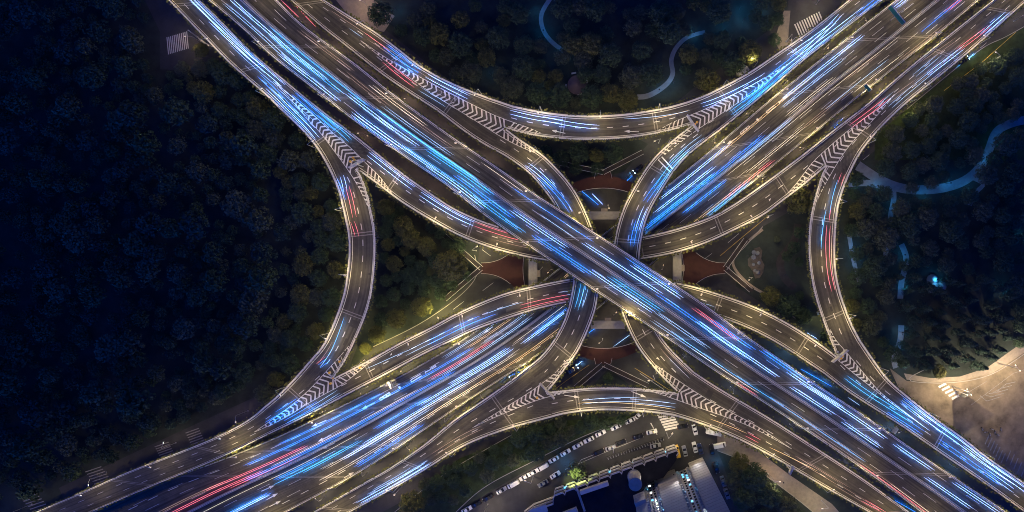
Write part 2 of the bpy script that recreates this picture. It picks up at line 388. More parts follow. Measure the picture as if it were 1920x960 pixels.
def build_road(key):
    r = ROADS[key]; n = r['n']; nm, lab, short = ROAD_TEXT[key]
    root = thing(nm, lab, 'elevated road', loc=tuple((r['aw'][n//2]+r['bw'][n//2])/2*1.0), local=False)
    root.location.z = 0
    ROOT[key] = root
    aw, bw = r['aw'], r['bw']
    deep = 2.0
    mb = MB(); gd = MB()
    for i in range(n-1):
        w0, w1 = wid(r, i), wid(r, i+1)
        for k in range(4):
            u0, u1 = k/4, (k+1)/4
            mb.quad(pt(r, i, u0), pt(r, i, u1), pt(r, i+1, u1), pt(r, i+1, u0),
                    [(w0*u0, r['s'][i]), (w0*u1, r['s'][i]), (w1*u1, r['s'][i+1]), (w1*u0, r['s'][i+1])])
    flip_up(mb)
    if r['nose']:
        q, end = r['nose']; i = n-1 if end else 0
        p = W(*N_[q], r['z'][i]); m2 = MB(); m2.tri(aw[i], bw[i], p); flip_up(m2)
        # keep the small wedge of paving out to the nose
        off = len(mb.v); mb.v += m2.v; mb.f += [tuple(x+off for x in f) for f in m2.f]; mb.uv += [(3.0, 1.0)]*3
    ROADBED[key] = mb
    for i in range(n-1):        # concrete box girder under the roadway
        prof = [(0, -.004), (0, -.55), (.25, -1.0), (.32, -deep), (.68, -deep), (.75, -1.0), (1, -.55), (1, -.004)]
        for (u0, d0), (u1, d1) in zip(prof, prof[1:]):
            gd.quad(pt(r, i, u0)+UP*d0, pt(r, i+1, u0)+UP*d0, pt(r, i+1, u1)+UP*d1, pt(r, i, u1)+UP*d1)
    gd.build('girder', M_CONC, root)
    rg = random.Random(sum(map(ord, key)))
    for side in (0, 1):
        pb, hb = MB(), MB(); edge = aw if side == 0 else bw
        P0, P1, P2, P3, outs = [], [], [], [], []
        for i in range(n):
            inn = (pt(r, i, .5)-edge[i]); inn.z = 0; inn.normalize()
            P0.append(edge[i]-inn*.05); P1.append(edge[i]+inn*.5); outs.append(-inn)
        for i in range(n-1):
            a0, a1, b0, b1 = P0[i], P0[i+1], P1[i], P1[i+1]
            pb.quad(a0+UP*1.0, a1+UP*1.0, b1+UP*1.0, b0+UP*1.0)
            pb.quad(b0+UP*1.0, b1+UP*1.0, b1+UP*.01, b0+UP*.01)
            pb.quad(a0-UP*.5, a1-UP*.5, a1+UP*1.0, a0+UP*1.0)
        for i in (0, n-1):
            pb.quad(P0[i]-UP*.003, P1[i]-UP*.003, P1[i]+UP*1.0, P0[i]+UP*1.0)
        po = pb.build('parapet', M_PARA, root)
        rb = MB(); rb.tube([(p+q)/2+UP*1.28 for p, q in zip(P0, P1)], .045)
        for i in range(0, n, 1): rb.tube([(P0[i]+P1[i])/2+UP*.98, (P0[i]+P1[i])/2+UP*1.28], .03)
        rb.build('handrail', M_STEEL, po)
        bx = MB()
        for i in range(n-1):     # planter boxes hung outside the parapet
            for t in (.03, .53):
                p, q = P0[i].lerp(P0[i+1], t), P0[i].lerp(P0[i+1], t+.4); o = outs[i]
                for z0, z1 in ((.35, .8),):
                    c = [p+o*.02, q+o*.02, q+o*.42, p+o*.42]
                    bx.quad(*[x+UP*z1 for x in c]); bx.quad(c[3]+UP*z0, c[2]+UP*z0, c[2]+UP*z1, c[3]+UP*z1)
                    bx.quad(*[x+UP*z0 for x in c[::-1]])
        bx.build('planter_trough', M_DARK, po)
        hedge_strip(hb, [p+UP*.8+o*.25 for p, o in zip(P0, outs)], outs, rg)
        hb.build('planter_hedge', M_HEDGE, root)
    # joints over the piers, piers below
    jb = MB(); sp = 30.0; cnt = max(2, int(r['len']/sp))
    for k in range(cnt):
        s_ = (k+.5+rg.uniform(-.15, .15))*r['len']/cnt; i = s2i(r, s_)
        for d in (-.55, .55):
            i0, i1 = s2i(r, s_+d-.16), s2i(r, s_+d+.16)
            jb.quad(pt(r, i0, .035)+UP*.005, pt(r, i0, .965)+UP*.005, pt(r, i1, .965)+UP*.005, pt(r, i1, .035)+UP*.005)
        c = pt(r, i, .5); wv = pt(r, i, 1)-pt(r, i, 0)
        hidden = any(k2 != key and ROADS[k2]['z'][0] < c.z-3 and on_road(k2, c) for k2 in ROADS)
        if hidden: continue
        pm = MB(); rz = math.atan2(wv.y, wv.x); hw = wv.length
        if hw > 15:
            for d in (-.28, .28): pm.box(c+wv*d+Vector((0, 0, -c.z/2-deep/2-.3)), (1.6, 1.8, c.z-deep-.6+.2), rz)
            pm.box(c+UP*(-deep-.6), (hw*.8, 2.0, 1.15), rz)
        else:
            pm.box(c+Vector((0, 0, -c.z/2-deep/2-.3)), (2.2, 1.6, c.z-deep-.6+.2), rz)
            pm.box(c+UP*(-deep-.45), (hw*.55, 1.7, .85), rz)
        pm.build('pier', M_CONC, root)
    JOINTS[key] = flip_up(jb)
    tb = MB()
    for _ in range(int(r['len']/16)):
        i0 = rg.uniform(1, n-3); ln_ = rg.uniform(.3, 2.6); u0 = rg.uniform(.1, .8); w_ = rg.choice([.9, 1.6, 2.9])/wid(r, i0)
        if u0+w_ > .93: continue
        j0, j1 = i0, min(n-1.2, i0+ln_); m_ = (j0+j1)/2
        for p_, q_ in ((j0, m_), (m_, j1)):
            tb.quad(pt(r, p_, u0)+UP*.003, pt(r, p_, u0+w_)+UP*.003, pt(r, q_, u0+w_)+UP*.003, pt(r, q_, u0)+UP*.003)
    PATCHES[key] = flip_up(tb)

def on_road(k2, p):
    r = ROADS[k2]
    k = F/(H-p.z); x, y = NX+p.x*k, NY-p.y*k
    i, u = locate(k2, x, y)
    if not -0.05 < u < 1.05: return False
    a, b = r['a'][i], r['b'][i]
    q = a+(b-a)*u
    return math.hypot(q[0]-x, q[1]-y) < 12
def px_on_any(x, y, pad=0.0):
    for k in ROADS:
        i, u = locate(k, x, y); r = ROADS[k]; a, b = r['a'][i], r['b'][i]
        q = a+(b-a)*u; w = np.linalg.norm(b-a)
        if -pad/w < u < 1+pad/w and math.hypot(q[0]-x, q[1]-y) < 10+pad*.5: return True
    return False
for key in ROADS: build_road(key)

# ------------------------------------------------------------------ road paint
PAINT = {k: MB() for k in ROADS}
def dashes(key, u, on, off, w=.16, ph=0.0, s0=0.0, s1=None, u1=None):
    r = ROADS[key]; s1 = r['len'] if s1 is None else s1; s_ = s0+ph
    while s_+on < s1:
        uu = u if u1 is None else u+(u1-u)*(s_/r['len'])
        line_along(PAINT[key], r, uu, w, s2i(r, s_), s2i(r, s_+on)); s_ += on+off
def solid(key, u, w=.18, off=0.0, i0=0, i1=None):
    r = ROADS[key]; line_along(PAINT[key], r, u, w, i0, r['n']-1 if i1 is None else i1, off=off)
for key in ROADS:
    solid(key, 0, .24, 1.05); solid(key, 1, .24, -1.05)
for k, u in enumerate((.18, .33)): dashes('M1', u, 6, 9.2, .25, 3+4*k); dashes('M1', 1-u, 6, 9.2, .25, 8+5*k)
solid('M1', .5, .16, -1.15); solid('M1', .5, .16, 1.15)
for k, u in enumerate((.145, .26, .375)): dashes('M2', u, 6, 9, .25, 2+4*k); dashes('M2', 1-u, 6, 9, .25, 6+5*k)
solid('M2', .5, .16, -1.1); solid('M2', .5, .16, 1.1)
for k in ('WL', 'AD', 'E', 'N', 'F', 'RE', 'CB', 'S'): dashes(k, .5, 2.4, 3.9, .26, 1)
for k in ('CL', 'CU', 'CN', 'CD', 'SEL', 'SEU', 'SWU', 'SWL'):
    dashes(k, .36, 2.6, 5.6, .24, 2); dashes(k, .68, 2.6, 5.6, .24, 5)
r = ROADS['M2']                 # thick short dashes of the merging lane at lower left
L2 = r['len']; dashes('M2', .1, 4.2, 4.6, .5, 0, L2*.62, L2*.97, u1=.17); dashes('M2', .9, 3.6, 5.2, .45, 0, L2*.6, L2*.95)

def gore(pts_l, pts_r, nose, apex_to_tip, key, zk):
    """chevrons between the two boundary lines from tip to nose, bars from nose to the tapers"""
    mb = MB(); r = ROADS[key]
    L = spline(pts_l, 3); R = spline(pts_r, 3); nose = np.array(nose, float)
    def zat(p):
        best = None
        for k in zk:
            i, u = locate(k, *p); rr = ROADS[k]; q = rr['a'][i]+(rr['b'][i]-rr['a'][i])*min(1, max(0, u))
            d = np.hypot(*(q-p))
            if best is None or d < best[0]: best = (d, rr['z'][i])
        return best[1]
    def P(p): return W(p[0], p[1], zat(p)) + UP*.012
    def bar(a, b, w):
        A, B = P(a), P(b); d = (B-A)
        if d.length < .5: return
        nn = Vector((-d.y, d.x, 0)).normalized()*w/2
        mb.quad(A-nn, B-nn, B+nn, A+nn)
    for X in (L, R):
        for i in range(len(X)-1): bar(X[i], X[i+1], .22)
    tip = (L[0]+R[0])/2; ax = nose-tip; ln = np.linalg.norm(ax); ax /= ln; nv = np.array([-ax[1], ax[0]])
    def cut(X, t):              # boundary point at axial distance t
        tt = (X-tip)@ax
        j = np.argsort(np.abs(tt-t))[:1][0]; return X[j], abs(tt[j]-t)
    def inward(X, i, tgt): pass
    t = 14.0
    while t < ln-2:
        a, ea = cut(L, t); b, eb = cut(R, t)
        hw = np.linalg.norm(a-b)/2; mid = (a+b)/2
        dirs = -1 if apex_to_tip else 1
        tr = dirs*hw*.75; ap, _ = cut(L, t+tr); ap2, _ = cut(R, t+tr)
        apx = (ap+ap2)/2
        if t+tr > ln-1 or t+tr < 6: 
            if t+tr > ln-1 and not apex_to_tip:
                for X, s_ in ((a, 1), (b, -1)):
                    bar(X, X+(nose-X)*.9, .55)
            t += 10; continue
        bar(a, apx, .55); bar(b, apx, .55)
        t += 9.5
    # bars beyond the nose: from each boundary to the inner parapet of its ramp
    for X, rk, in_edge in ((L, zk[1], None), (R, zk[2], None)):
        rr = ROADS[rk]; tt = (X-tip)@ax
        acc = 0
        for i in range(1, len(X)):
            if tt[i] < ln+2: continue
            acc += np.linalg.norm(X[i]-X[i-1])
            if acc > 9:
                acc = 0
                ea = rr['a'][np.linalg.norm(rr['a']-X[i], axis=1).argmin()]; eb = rr['b'][np.linalg.norm(rr['b']-X[i], axis=1).argmin()]
                e = ea if np.linalg.norm(ea-nose) < np.linalg.norm(eb-nose) else eb
                sg = (1 if apex_to_tip else -1)
                k = 5
                edge = rr['a'] if e is ea else rr['b']
                j = np.linalg.norm(edge-X[i], axis=1).argmin()
                # lean the bar along the road
                cand = [edge[min(len(edge)-1, max(0, j+d))] for d in (-1, 1)]
                far = max(cand, key=lambda q: (q-tip)@ax); near = min(cand, key=lambda q: (q-tip)@ax)
                q = far if apex_to_tip else near
                q = X[i]+(q-X[i])*.86
                bar(X[i], q, .5)
    flip_up(mb).build('gore_marking', M_PAINT, ROOT[key])
gore([(512,152),(542,182),(575,222),(600,248),(625,281),(645,308),(665,338),(676,358),(689,385)],
     [(512,152),(560,192),(590,217),(617,243),(650,271),(667,286),(684,304),(712,331),(734,361)], N_[1], True, 'CL', ('CL', 'WL', 'AD'))
gore([(675,75),(720,112),(770,147),(820,182),(870,213),(907,236),(937,255),(975,275),(1002,286)],
     [(675,75),(720,106),(770,135),(820,162),(870,188),(920,213),(950,225),(987,238),(1015,250)], N_[5], False, 'CU', ('CU', 'E', 'N'))
gore([(1477,120),(1430,149),(1380,175),(1330,201),(1292,217),(1260,230),(1235,244)],
     [(1477,120),(1425,165),(1380,195),(1342,220),(1305,245),(1275,267),(1250,287),(1234,300)], N_[7], True, 'CN', ('CN', 'N', 'F'))
gore([(1677,177),(1655,199),(1627,217),(1595,241),(1565,266),(1545,284),(1525,303),(1507,326),(1490,348),(1477,362)],
     [(1677,177),(1657,202),(1635,227),(1615,248),(1590,276),(1570,306),(1553,335),(1541,357),(1531,378)], N_[3], False, 'CD', ('CD', 'AD', 'RE'))
gore([(1722,792),(1677,757),(1650,735),(1628,710),(1608,686),(1585,658),(1566,636),(1557,618)],
     [(1722,792),(1677,760),(1650,739),(1625,719),(1602,701),(1582,684),(1572,676)], N_[4], True, 'SEU', ('SEU', 'RE', 'CB'))
gore([(477,810),(510,787),(540,765),(570,740),(595,715),(620,687),(643,662),(655,647)],
     [(477,810),(507,797),(540,780),(575,758),(612,737),(640,722),(670,699),(695,678),(722,660)], N_[2], False, 'SWU', ('SWU', 'WL', 'CB'))
gore([(886,802),(925,778),(962,755),(995,734),(1020,716),(1040,700),(1062,676)],
     [(886,802),(922,785),(962,768),(1000,753),(1025,745),(1050,739),(1062,736)], N_[6], True, 'SWL', ('SWL', 'E', 'S'))
gore([(1485,842),(1450,819),(1430,806),(1405,791),(1367,771),(1330,751),(1292,727),(1255,702),(1229,684)],
     [(1485,842),(1442,818),(1405,799),(1367,784),(1330,771),(1292,758),(1255,745),(1225,735),(1200,731)], N_[8], False, 'SEL', ('SEL', 'F', 'S'))

def px_stroke(mb, key, a, b, w, dz=.014):
    r = ROADS[key]; i, _ = locate(key, *a); j, _ = locate(key, *b)
    A, B = W(*a, r['z'][i])+UP*dz, W(*b, r['z'][j])+UP*dz
    d = B-A; nn = Vector((-d.y, d.x, 0)).normalized()*w/2
    mb.quad(A-nn, B-nn, B+nn, A+nn)
ARROWS = [('N',1060,250,1033,244),('N',1198,247,1170,246),('E',1046,333,1021,317),('AD',1278,461,1300,450),('AD',1430,390,1446,371),
 ('RE',1528,430,1536,406),('RE',1545,586,1544,560),('WL',675,585,661,609),('CB',992,545,969,557),('CB',750,648,731,667),('S',1058,741,1087,745),
 ('S',1184,734,1212,745),('F',1214,656,1237,675),('M2',703,755,678,767),('M2',612,788,584,800),('M2',620,816,596,828),('M2',627,831,603,842),
 ('M2',490,921,515,910),('M2',500,937,521,925),('M2',505,950,527,939),('M2',1382,258,1362,271),('M2',925,612,906,625),('M2',645,896,664,885)]
for key, x0, y0, x1, y1 in ARROWS:
    mb = MB(); r = ROADS[key]; i, _ = locate(key, x1, y1); z = r['z'][i]
    A, B = W(x0, y0, z)+UP*.016, W(x1, y1, z)+UP*.016; d = (B-A).normalized(); nn = Vector((-d.y, d.x, 0))
    Bm = B-d*2.2
    mb.quad(A-nn*.13, Bm-nn*.17, Bm+nn*.17, A+nn*.13); mb.tri(B, Bm+nn*.62, Bm-nn*.62)
    flip_up(mb).build('lane_arrow', M_PAINT, ROOT[key])
def z1(x, y): return (680+x/9.6, 660+y/9.6)
def z2(x, y): return (1360+x/8, 150+y/8)
GL = [(z1, [[(1120,350),(1140,385)],[(1130,360),(1225,315)],[(1222,322),(1228,290)],[(1228,292),(1300,245)],[(1300,245),(1312,265)],[(1312,265),(1240,308)],[(1296,236),(1325,262)]]),
      (z1, [[(1042,398),(872,500)],[(1062,428),(880,540)],[(862,505),(884,545)],[(1030,392),(1046,408)]]),
      (z1, [[(655,618),(677,660)]]),
      (z1, [[(300,840),(482,730)],[(318,872),(498,762)],[(302,836),(320,874)],[(482,728),(500,764)],[(360,806),(378,840)],[(420,768),(438,804)]]),
      (z2, [[(795,325),(818,350)],[(805,336),(870,292)],[(868,298),(866,274)],[(866,274),(915,235)],[(915,235),(925,250)],[(925,250),(875,290)],[(910,222),(935,246)]]),
      (z2, [[(738,376),(615,470)],[(758,398),(628,498)],[(610,472),(630,502)]]),
      (z2, [[(470,578),(497,612)]]),
      (z2, [[(225,790),(352,685)],[(240,815),(368,710)],[(224,788),(242,816)],[(350,684),(368,712)],[(268,754),(284,782)],[(310,720),(326,748)]])]
for fn, strokes in GL:
    mb = MB()
    for a, b in strokes: px_stroke(mb, 'M2', fn(*a), fn(*b), .34 if len(strokes) > 1 else .9)
    flip_up(mb).build('road_lettering', M_PAINT, ROOT['M2'])
for key in ROADS:               # asphalt, joints and painted lines are one surface
    b_ = ROADBED[key]; n0 = len(b_.f); idx = [0]*n0
    for extra, k in ((JOINTS[key], 1), (flip_up(PAINT[key]), 2), (PATCHES[key], 3)):
        off = len(b_.v); b_.v += extra.v; b_.f += [tuple(x+off for x in f) for f in extra.f]; b_.uv += extra.uv; idx += [k]*len(extra.f)
    o = b_.build('roadway', M_ASPH, ROOT[key]); o.data.materials.append(M_JOINT); o.data.materials.append(M_PAINT); o.data.materials.append(M_PATCH)
    o.data.polygons.foreach_set('material_index', idx)
# central reservations
for key in ('M1', 'M2'):
    r = ROADS[key]; mb = MB(); n = r['n']
    L, R = [], []
    for i in range(n):
        w = wid(r, i); L.append(pt(r, i, .5-.22/w)); R.append(pt(r, i, .5+.22/w))
    for i in range(n-1):
        mb.quad(L[i]+UP*.8, L[i+1]+UP*.8, R[i+1]+UP*.8, R[i]+UP*.8)
        mb.quad(L[i]+UP*.01, L[i+1]+UP*.01, L[i+1]+UP*.8, L[i]+UP*.8); mb.quad(R[i]+UP*.8, R[i+1]+UP*.8, R[i+1]+UP*.01, R[i]+UP*.01)
    mo = mb.build('median_barrier', M_PARA, ROOT[key])
    for d in (-.72, .72):
        rb = MB(); P = [pt(r, i, .5+d/wid(r, i)) for i in range(n)]
        rb.tube([p+UP*.75 for p in P], .1); rb.tube([p+UP*.4 for p in P], .07)
        for p in P: rb.tube([p, p+UP*.8], .05)
        rb.build('guard_rail', M_STEEL, ROOT[key])

# ------------------------------------------------------------------ ground
mb = MB(); mb.quad((-1500, -1500, 0), (1500, -1500, 0), (1500, 1500, 0), (-1500, 1500, 0)); struct('ground', mb, M_GRASS)
def band(c, hw, z):
    c = extend(extend(c, 250)[::-1], 250)[::-1]; c = spline(c, 20); mb = MB(); L, R = [], []
    for i in range(len(c)):
        d = c[min(i+1, len(c)-1)]-c[max(i-1, 0)]; d /= np.linalg.norm(d); n = np.array([-d[1], d[0]])
        h0, h1 = hw if isinstance(hw, tuple) else (hw, hw)
        L.append(W(*(c[i]+n*h0), z)); R.append(W(*(c[i]-n*h1), z))
    ribbon(mb, L, R, 0); return flip_up(mb)
AX1 = [(460,0),(615,105),(760,220),(1005,405),(1160,515),(1330,630),(1560,780),(1790,945)]
AX2 = [(1762,0),(1615,115),(1440,245),(1215,432),(1037,575),(800,738),(625,840),(400,945)]
struct('street', band(AX1, (105, 105), .010), M_ROAD)
struct('street', band(AX2, (150, 150), .014), M_ROAD)
def flat(name, pts, z, m, kind='structure'):
    mb = MB(); mb.poly([W(x, y, z) for x, y in pts]); flip_up(mb); o = mb.build(name, m); o['kind'] = kind; return o
flat('crossing', [(1140+245*math.cos(k*math.pi/12), 498+230*math.sin(k*math.pi/12)) for k in range(24)], .018, M_ROAD)
# street in front of the tower block, and the sandy plaza
flat('street', [(860,965),(905,930),(1000,875),(1100,825),(1170,795),(1215,765),(1300,770),(1360,800),(1345,845),(1395,960),(1420,1050),(700,1050)], .022, M_ROAD)
flat('plaza', [(1668,690),(1700,714),(1745,715),(1800,712),(1860,700),(1930,655),(2080,600),(2080,1100),(1960,960),(1820,850),(1700,760)], .022, M_PLAZA)
flat('pavement', [(1345,800),(1372,812),(1420,845),(1480,890),(1560,945),(1600,990),(1560,990),(1500,940),(1440,895),(1395,865),(1345,845)], .03, M_PAVE)
flat('pavement', [(1860,700),(1930,655),(2080,590),(2080,560),(1920,640),(1850,690),(1800,706),(1745,709),(1695,700),(1700,712),(1745,717),(1800,714)], .06, M_PAVE)
flat('street', [(262,-20),(395,-20),(430,60),(440,135),(300,130),(300,60)], .026, M_ROAD)
flat('street', [(1470,90),(1480,-20),(1600,-20),(1560,60),(1500,110)], .026, M_ROAD)
flat('pavement', [(1452,75),(1470,20),(1482,20),(1478,70),(1500,95),(1470,112)], .034, M_PAVE)
flat('street', [(630,0),(700,0),(740,30),(720,60),(690,52),(650,25)], .026, M_PAVE)
# lawns of the corner parks laid over the streets
flat('lawn', [(690,345),(760,390),(850,450),(890,478),(895,520),(800,600),(700,650),(650,700),(690,600),(712,470)], .03, M_GRASS)
flat('lawn', [(985,262),(1120,270),(1200,262),(1215,270),(1170,322),(1145,328),(1097,330),(1060,310)], .03, M_GRASS)
flat('lawn', [(1505,365),(1475,400),(1430,425),(1390,470),(1365,500),(1390,530),(1440,555),(1500,605),(1545,640),(1530,570),(1510,480)], .03, M_GRASS)
flat('lawn', [(1112,722),(1142,690),(1180,722)], .03, M_GRASS)
flat('lawn', [(740,960),(860,860),(1040,790),(1195,778),(1195,785),(1100,815),(1000,865),(905,915),(850,965)], .03, M_LAWN)
flat('lawn', [(1350,850),(1395,872),(1500,948),(1540,1000),(1400,1000),(1365,900)], .03, M_GRASS)
flat('lawn', [(1790,130),(1850,85),(1920,50),(2050,-20),(2050,300),(1640,300),(1640,255),(1700,205)], .02, M_LAWN)
def path(pts, w, m=M_PATH, z=.04, name='park_path'):
    c = spline(pts, 5); mb = MB(); L, R = [], []
    for i in range(len(c)):
        d = c[min(i+1, len(c)-1)]-c[max(i-1, 0)]; d /= np.linalg.norm(d); n = np.array([-d[1], d[0]])
        ww = w[0]+(w[1]-w[0])*i/(len(c)-1) if isinstance(w, tuple) else w
        L.append(W(*(c[i]+n*ww/2), z)); R.append(W(*(c[i]-n*ww/2), z))
    ribbon(mb, L, R, 0); return struct(name, flip_up(mb), m)
path([(1608,310),(1630,325),(1655,340),(1690,353),(1735,356),(1780,350),(1815,335),(1840,310),(1855,280),(1865,252),(1880,238),(1920,225),(1990,222)], (18, 15), z=.040)
path([(1590,345),(1630,343),(1662,352)], 12, z=.044)
path([(1675,352),(1676,375),(1670,402),(1668,440),(1660,480)], 10, z=.048)
path([(1825,334),(1845,345),(1830,360),(1818,385)], 8, z=.044)
path([(1592,440),(1597,470),(1603,500),(1612,530)], 8, z=.040)
path([(1690,458),(1700,485),(1690,530),(1688,560)], 11, z=.044)
path([(1690,610),(1688,640),(1676,672),(1680,690)], 11, z=.040)
path([(1045,-20),(1022,12),(1014,32),(1020,60),(1038,82),(1056,96),(1060,110)], 8, z=.040)
path([(1322,60),(1305,64),(1285,72),(1266,92),(1258,115),(1262,138),(1250,158),(1215,180),(1195,182)], (7, 10), z=.044)
path([(1430,430),(1400,455),(1372,490),(1400,530),(1450,560)], 5, M_PAVE, .05, 'footpath')
path([(1496,420),(1490,450),(1475,470),(1462,490),(1470,520),(1490,540)], 14, M_SOIL, .05)
# ground paint: zebra crossings, lane lines
zb = MB()
def zebra(x0, y0, x1, y1, dx, dy, n, w=.55):
    for k in range(n):
        t = k/(n-1); a = (x0+(x1-x0)*t, y0+(y1-y0)*t)
        A, B = W(*a, .05), W(a[0]+dx, a[1]+dy, .05); d = B-A; nn = Vector((-d.y, d.x, 0)).normalized()*w/2
        zb.quad(A-nn, B-nn, B+nn, A+nn)
def gline(pts, w=.16, z=.05, mbx=None):
    mbx = mbx or zb
    for a, b in zip(pts, pts[1:]):
        A, B = W(*a, z), W(*b, z); d = B-A; nn = Vector((-d.y, d.x, 0)).normalized()*w/2; mbx.quad(A-nn, B-nn, B+nn, A+nn)
zebra(313,70,350,59,3,32,12,.36); zebra(352,56,372,72,20,14,5,.4)
zebra(1490,45,1535,22,12,28,11)
zebra(1232,778,1247,806,28,-6,7,.8)
zebra(1760,726,1785,748,14,-7,5,.9)
gline([(1120,850),(1090,862),(1083,872)]); gline([(1220,793),(1232,815)], .4)
gline([(1060,880),(1140,846),(1200,822)], .12)
for a, b in (((1000,520),(1018,500)),((905,545),(925,530)),((850,580),(870,565)),((1245,440),(1275,420)),((1365,455),(1385,438)),((1315,490),(1335,475)),((1020,320),(1060,335)),
             ((1200,700),(1262,742))): gline([a, b])
for k in range(7):
    gline([(870+k*52,335+k*40),(888+k*52,348+k*40)]); gline([(760+k*48,360+k*36),(776+k*48,372+k*36)])
for k in range(9): gline([(1770-k*28,180+k*22),(1758-k*28,190+k*22)]) if k > 4 else gline([(1850-k*24,80+k*20),(1838-k*24,90+k*20)])
struct('street_marking', flip_up(zb), M_PAINT); zb = MB()
gline([(1800,745),(1850,715)]); gline([(1820,760),(1900,700),(1930,690)]); gline([(1700,742),(1760,790),(1800,815)])
for k in range(5): gline([(1838+k*8,742-k*2),(1850+k*9,752-k*8),(1876+k*7,744-k*7)], .25)
zebra(1855,815,1885,850,-8,18,7,.45); zebra(1895,845,1930,880,-8,20,6,.45)
zebra(348,812,358,834,25,-9,6,.4); zebra(290,838,300,858,26,-9,6,.4); zebra(160,885,180,912,30,-10,7,.4); zebra(40,935,60,960,30,-10,6,.4)
struct('street_marking', flip_up(zb), M_WORN)
yb = MB()
gline([(1440,405),(1395,442),(1350,480)], .2, .054, yb); gline([(860,585),(800,625),(740,660),(690,690)], .2, .054, yb)
gline([(1190,690),(1230,715),(1265,738)], .2, .054, yb); gline([(1040,730),(1070,708),(1105,684)], .2, .054, yb)
gline([(1905,60),(1840,118),(1770,170)], .2, .054, yb)
struct('street_marking', flip_up(yb), M_YPAINT)
# kerbs with a real step
kb = MB()
def kerb(pts, closed=False):
    q = spline(pts, 8)
    for a, b in zip(q, q[1:]):
        A, B = W(*a, 0), W(*b, 0); d = B-A; nn = Vector((-d.y, d.x, 0)).normalized()*.13
        kb.quad(A-nn+UP*.14, B-nn+UP*.14, B+nn+UP*.14, A+nn+UP*.14)
        kb.quad(A-nn, B-nn, B-nn+UP*.14, A-nn+UP*.14); kb.quad(B+nn, A+nn, A+nn+UP*.14, B+nn+UP*.14)
kerb([(850,965),(905,915),(1000,865),(1100,815),(1195,782)]); kerb([(1740,690),(1700,712),(1745,718),(1800,716),(1860,702),(1930,657)])
kerb([(1920,50),(1880,72),(1850,85),(1790,130),(1700,205)]); kerb([(1345,845),(1395,865),(1440,895),(1500,940),(1560,990)])
kerb([(1430,425),(1390,470),(1365,500),(1390,530),(1440,555),(1500,605)]); kerb([(890,478),(895,520),(800,600),(700,650)])
kerb([(740,960),(810,905),(860,872),(960,815)])
struct('kerb', kb, M_CONC)
# ------------------------------------------------------------------ street lamps on the viaducts
ENDS = {'M1': ('upper left', 'lower right'), 'M2': ('upper right', 'lower left'), 'CL': ('top', 'gore'), 'CU': ('top', 'gore'),
 'CN': ('top', 'gore'), 'CD': ('top right', 'gore'), 'SEL': ('gore', 'bottom'), 'SEU': ('gore', 'bottom right'), 'SWU': ('gore', 'lower left'),
 'SWL': ('gore', 'bottom'), 'WL': ('upper gore', 'lower gore'), 'AD': ('left end', 'right end'), 'E': ('upper gore', 'lower gore'),
 'N': ('left end', 'right end'), 'F': ('upper gore', 'lower gore'), 'RE': ('upper gore', 'lower gore'), 'CB': ('left end', 'right end'), 'S': ('left end', 'right end')}
SIDE = {'M1': ('lower left parapet', 'upper right parapet'), 'M2': ('upper left parapet', 'lower right parapet')}
def lamp_light(parent, name, loc, power, col, cone=170, size=.25):
    power *= 1.08
    ld = bpy.data.lights.new(name, 'SPOT'); ld.energy = power; ld.color = col
    ld.spot_size = math.radians(cone); ld.spot_blend = .3; ld.shadow_soft_size = size
    o = bpy.data.objects.new(name, ld); C.objects.link(o); o.parent = parent; o.location = loc
    return o
def make_lamp(h=9.5, arm=2.2):
    mp, ma, mh, ml = MB(), MB(), MB(), MB()
    mp.tube([(0, 0, -.4), (0, 0, h)], .13, 8, .07); mp.box((0, 0, -.1), (.45, .45, .3))
    ma.tube([(0, 0, h-.05), (arm*.5, 0, h+.22), (arm, 0, h+.25)], .055, 6)
    mh.box((arm+.3, 0, h+.25), (.95, .36, .16)); mh.box((arm+.3, 0, h+.35), (.6, .24, .06))
    ml.box((arm+.35, 0, h+.15), (.7, .44, .05))
    return [x.mesh(n, m) for x, n, m in ((mp, 'pole', M_STEEL), (ma, 'arm', M_STEEL), (mh, 'lamp_head', M_STEEL), (ml, 'lens', M_HEAD))]
LAMP_ME = make_lamp()
def put_lamp(loc, rz, label, group, power=LAMP_W, col=WARM, me=None, name='street_lamp', hx=2.5, hz=9.6, cone=170):
    t = thing(name, label, 'street lamp', loc, rz, group)
    head = None
    for d, n in zip(me or LAMP_ME, ('pole', 'arm', 'lamp_head', 'lens')):
        o = bpy.data.objects.new(n, d); C.objects.link(o)
        o.parent = t if n != 'lens' else head
        if n == 'lamp_head': head = o
    lamp_light(t, 'bulb', (hx, 0, hz-.06), power, col, cone)
    return t
PLAN = [('M1', 0, 30), ('M1', 1, 30), ('M2', 0, 30), ('M2', 1, 30), ('CL', 0, 26), ('CU', 1, 26), ('CN', 0, 26), ('CD', 1, 26), ('SEL', 1, 26),
        ('SEU', 1, 26), ('SWU', 0, 26), ('SWL', 1, 26), ('WL', 0, 21), ('AD', 0, 23), ('E', 1, 23), ('N', 0, 20), ('F', 0, 23), ('RE', 1, 21), ('CB', 0, 23), ('S', 0, 20)]
POWER = {k: 1.0 for k in ROADS}
POWER.update({'M2': 1.15, 'M1': .6, 'CL': .6, 'CU': .6, 'SEU': .7, 'SWU': .55, 'CD': .7})
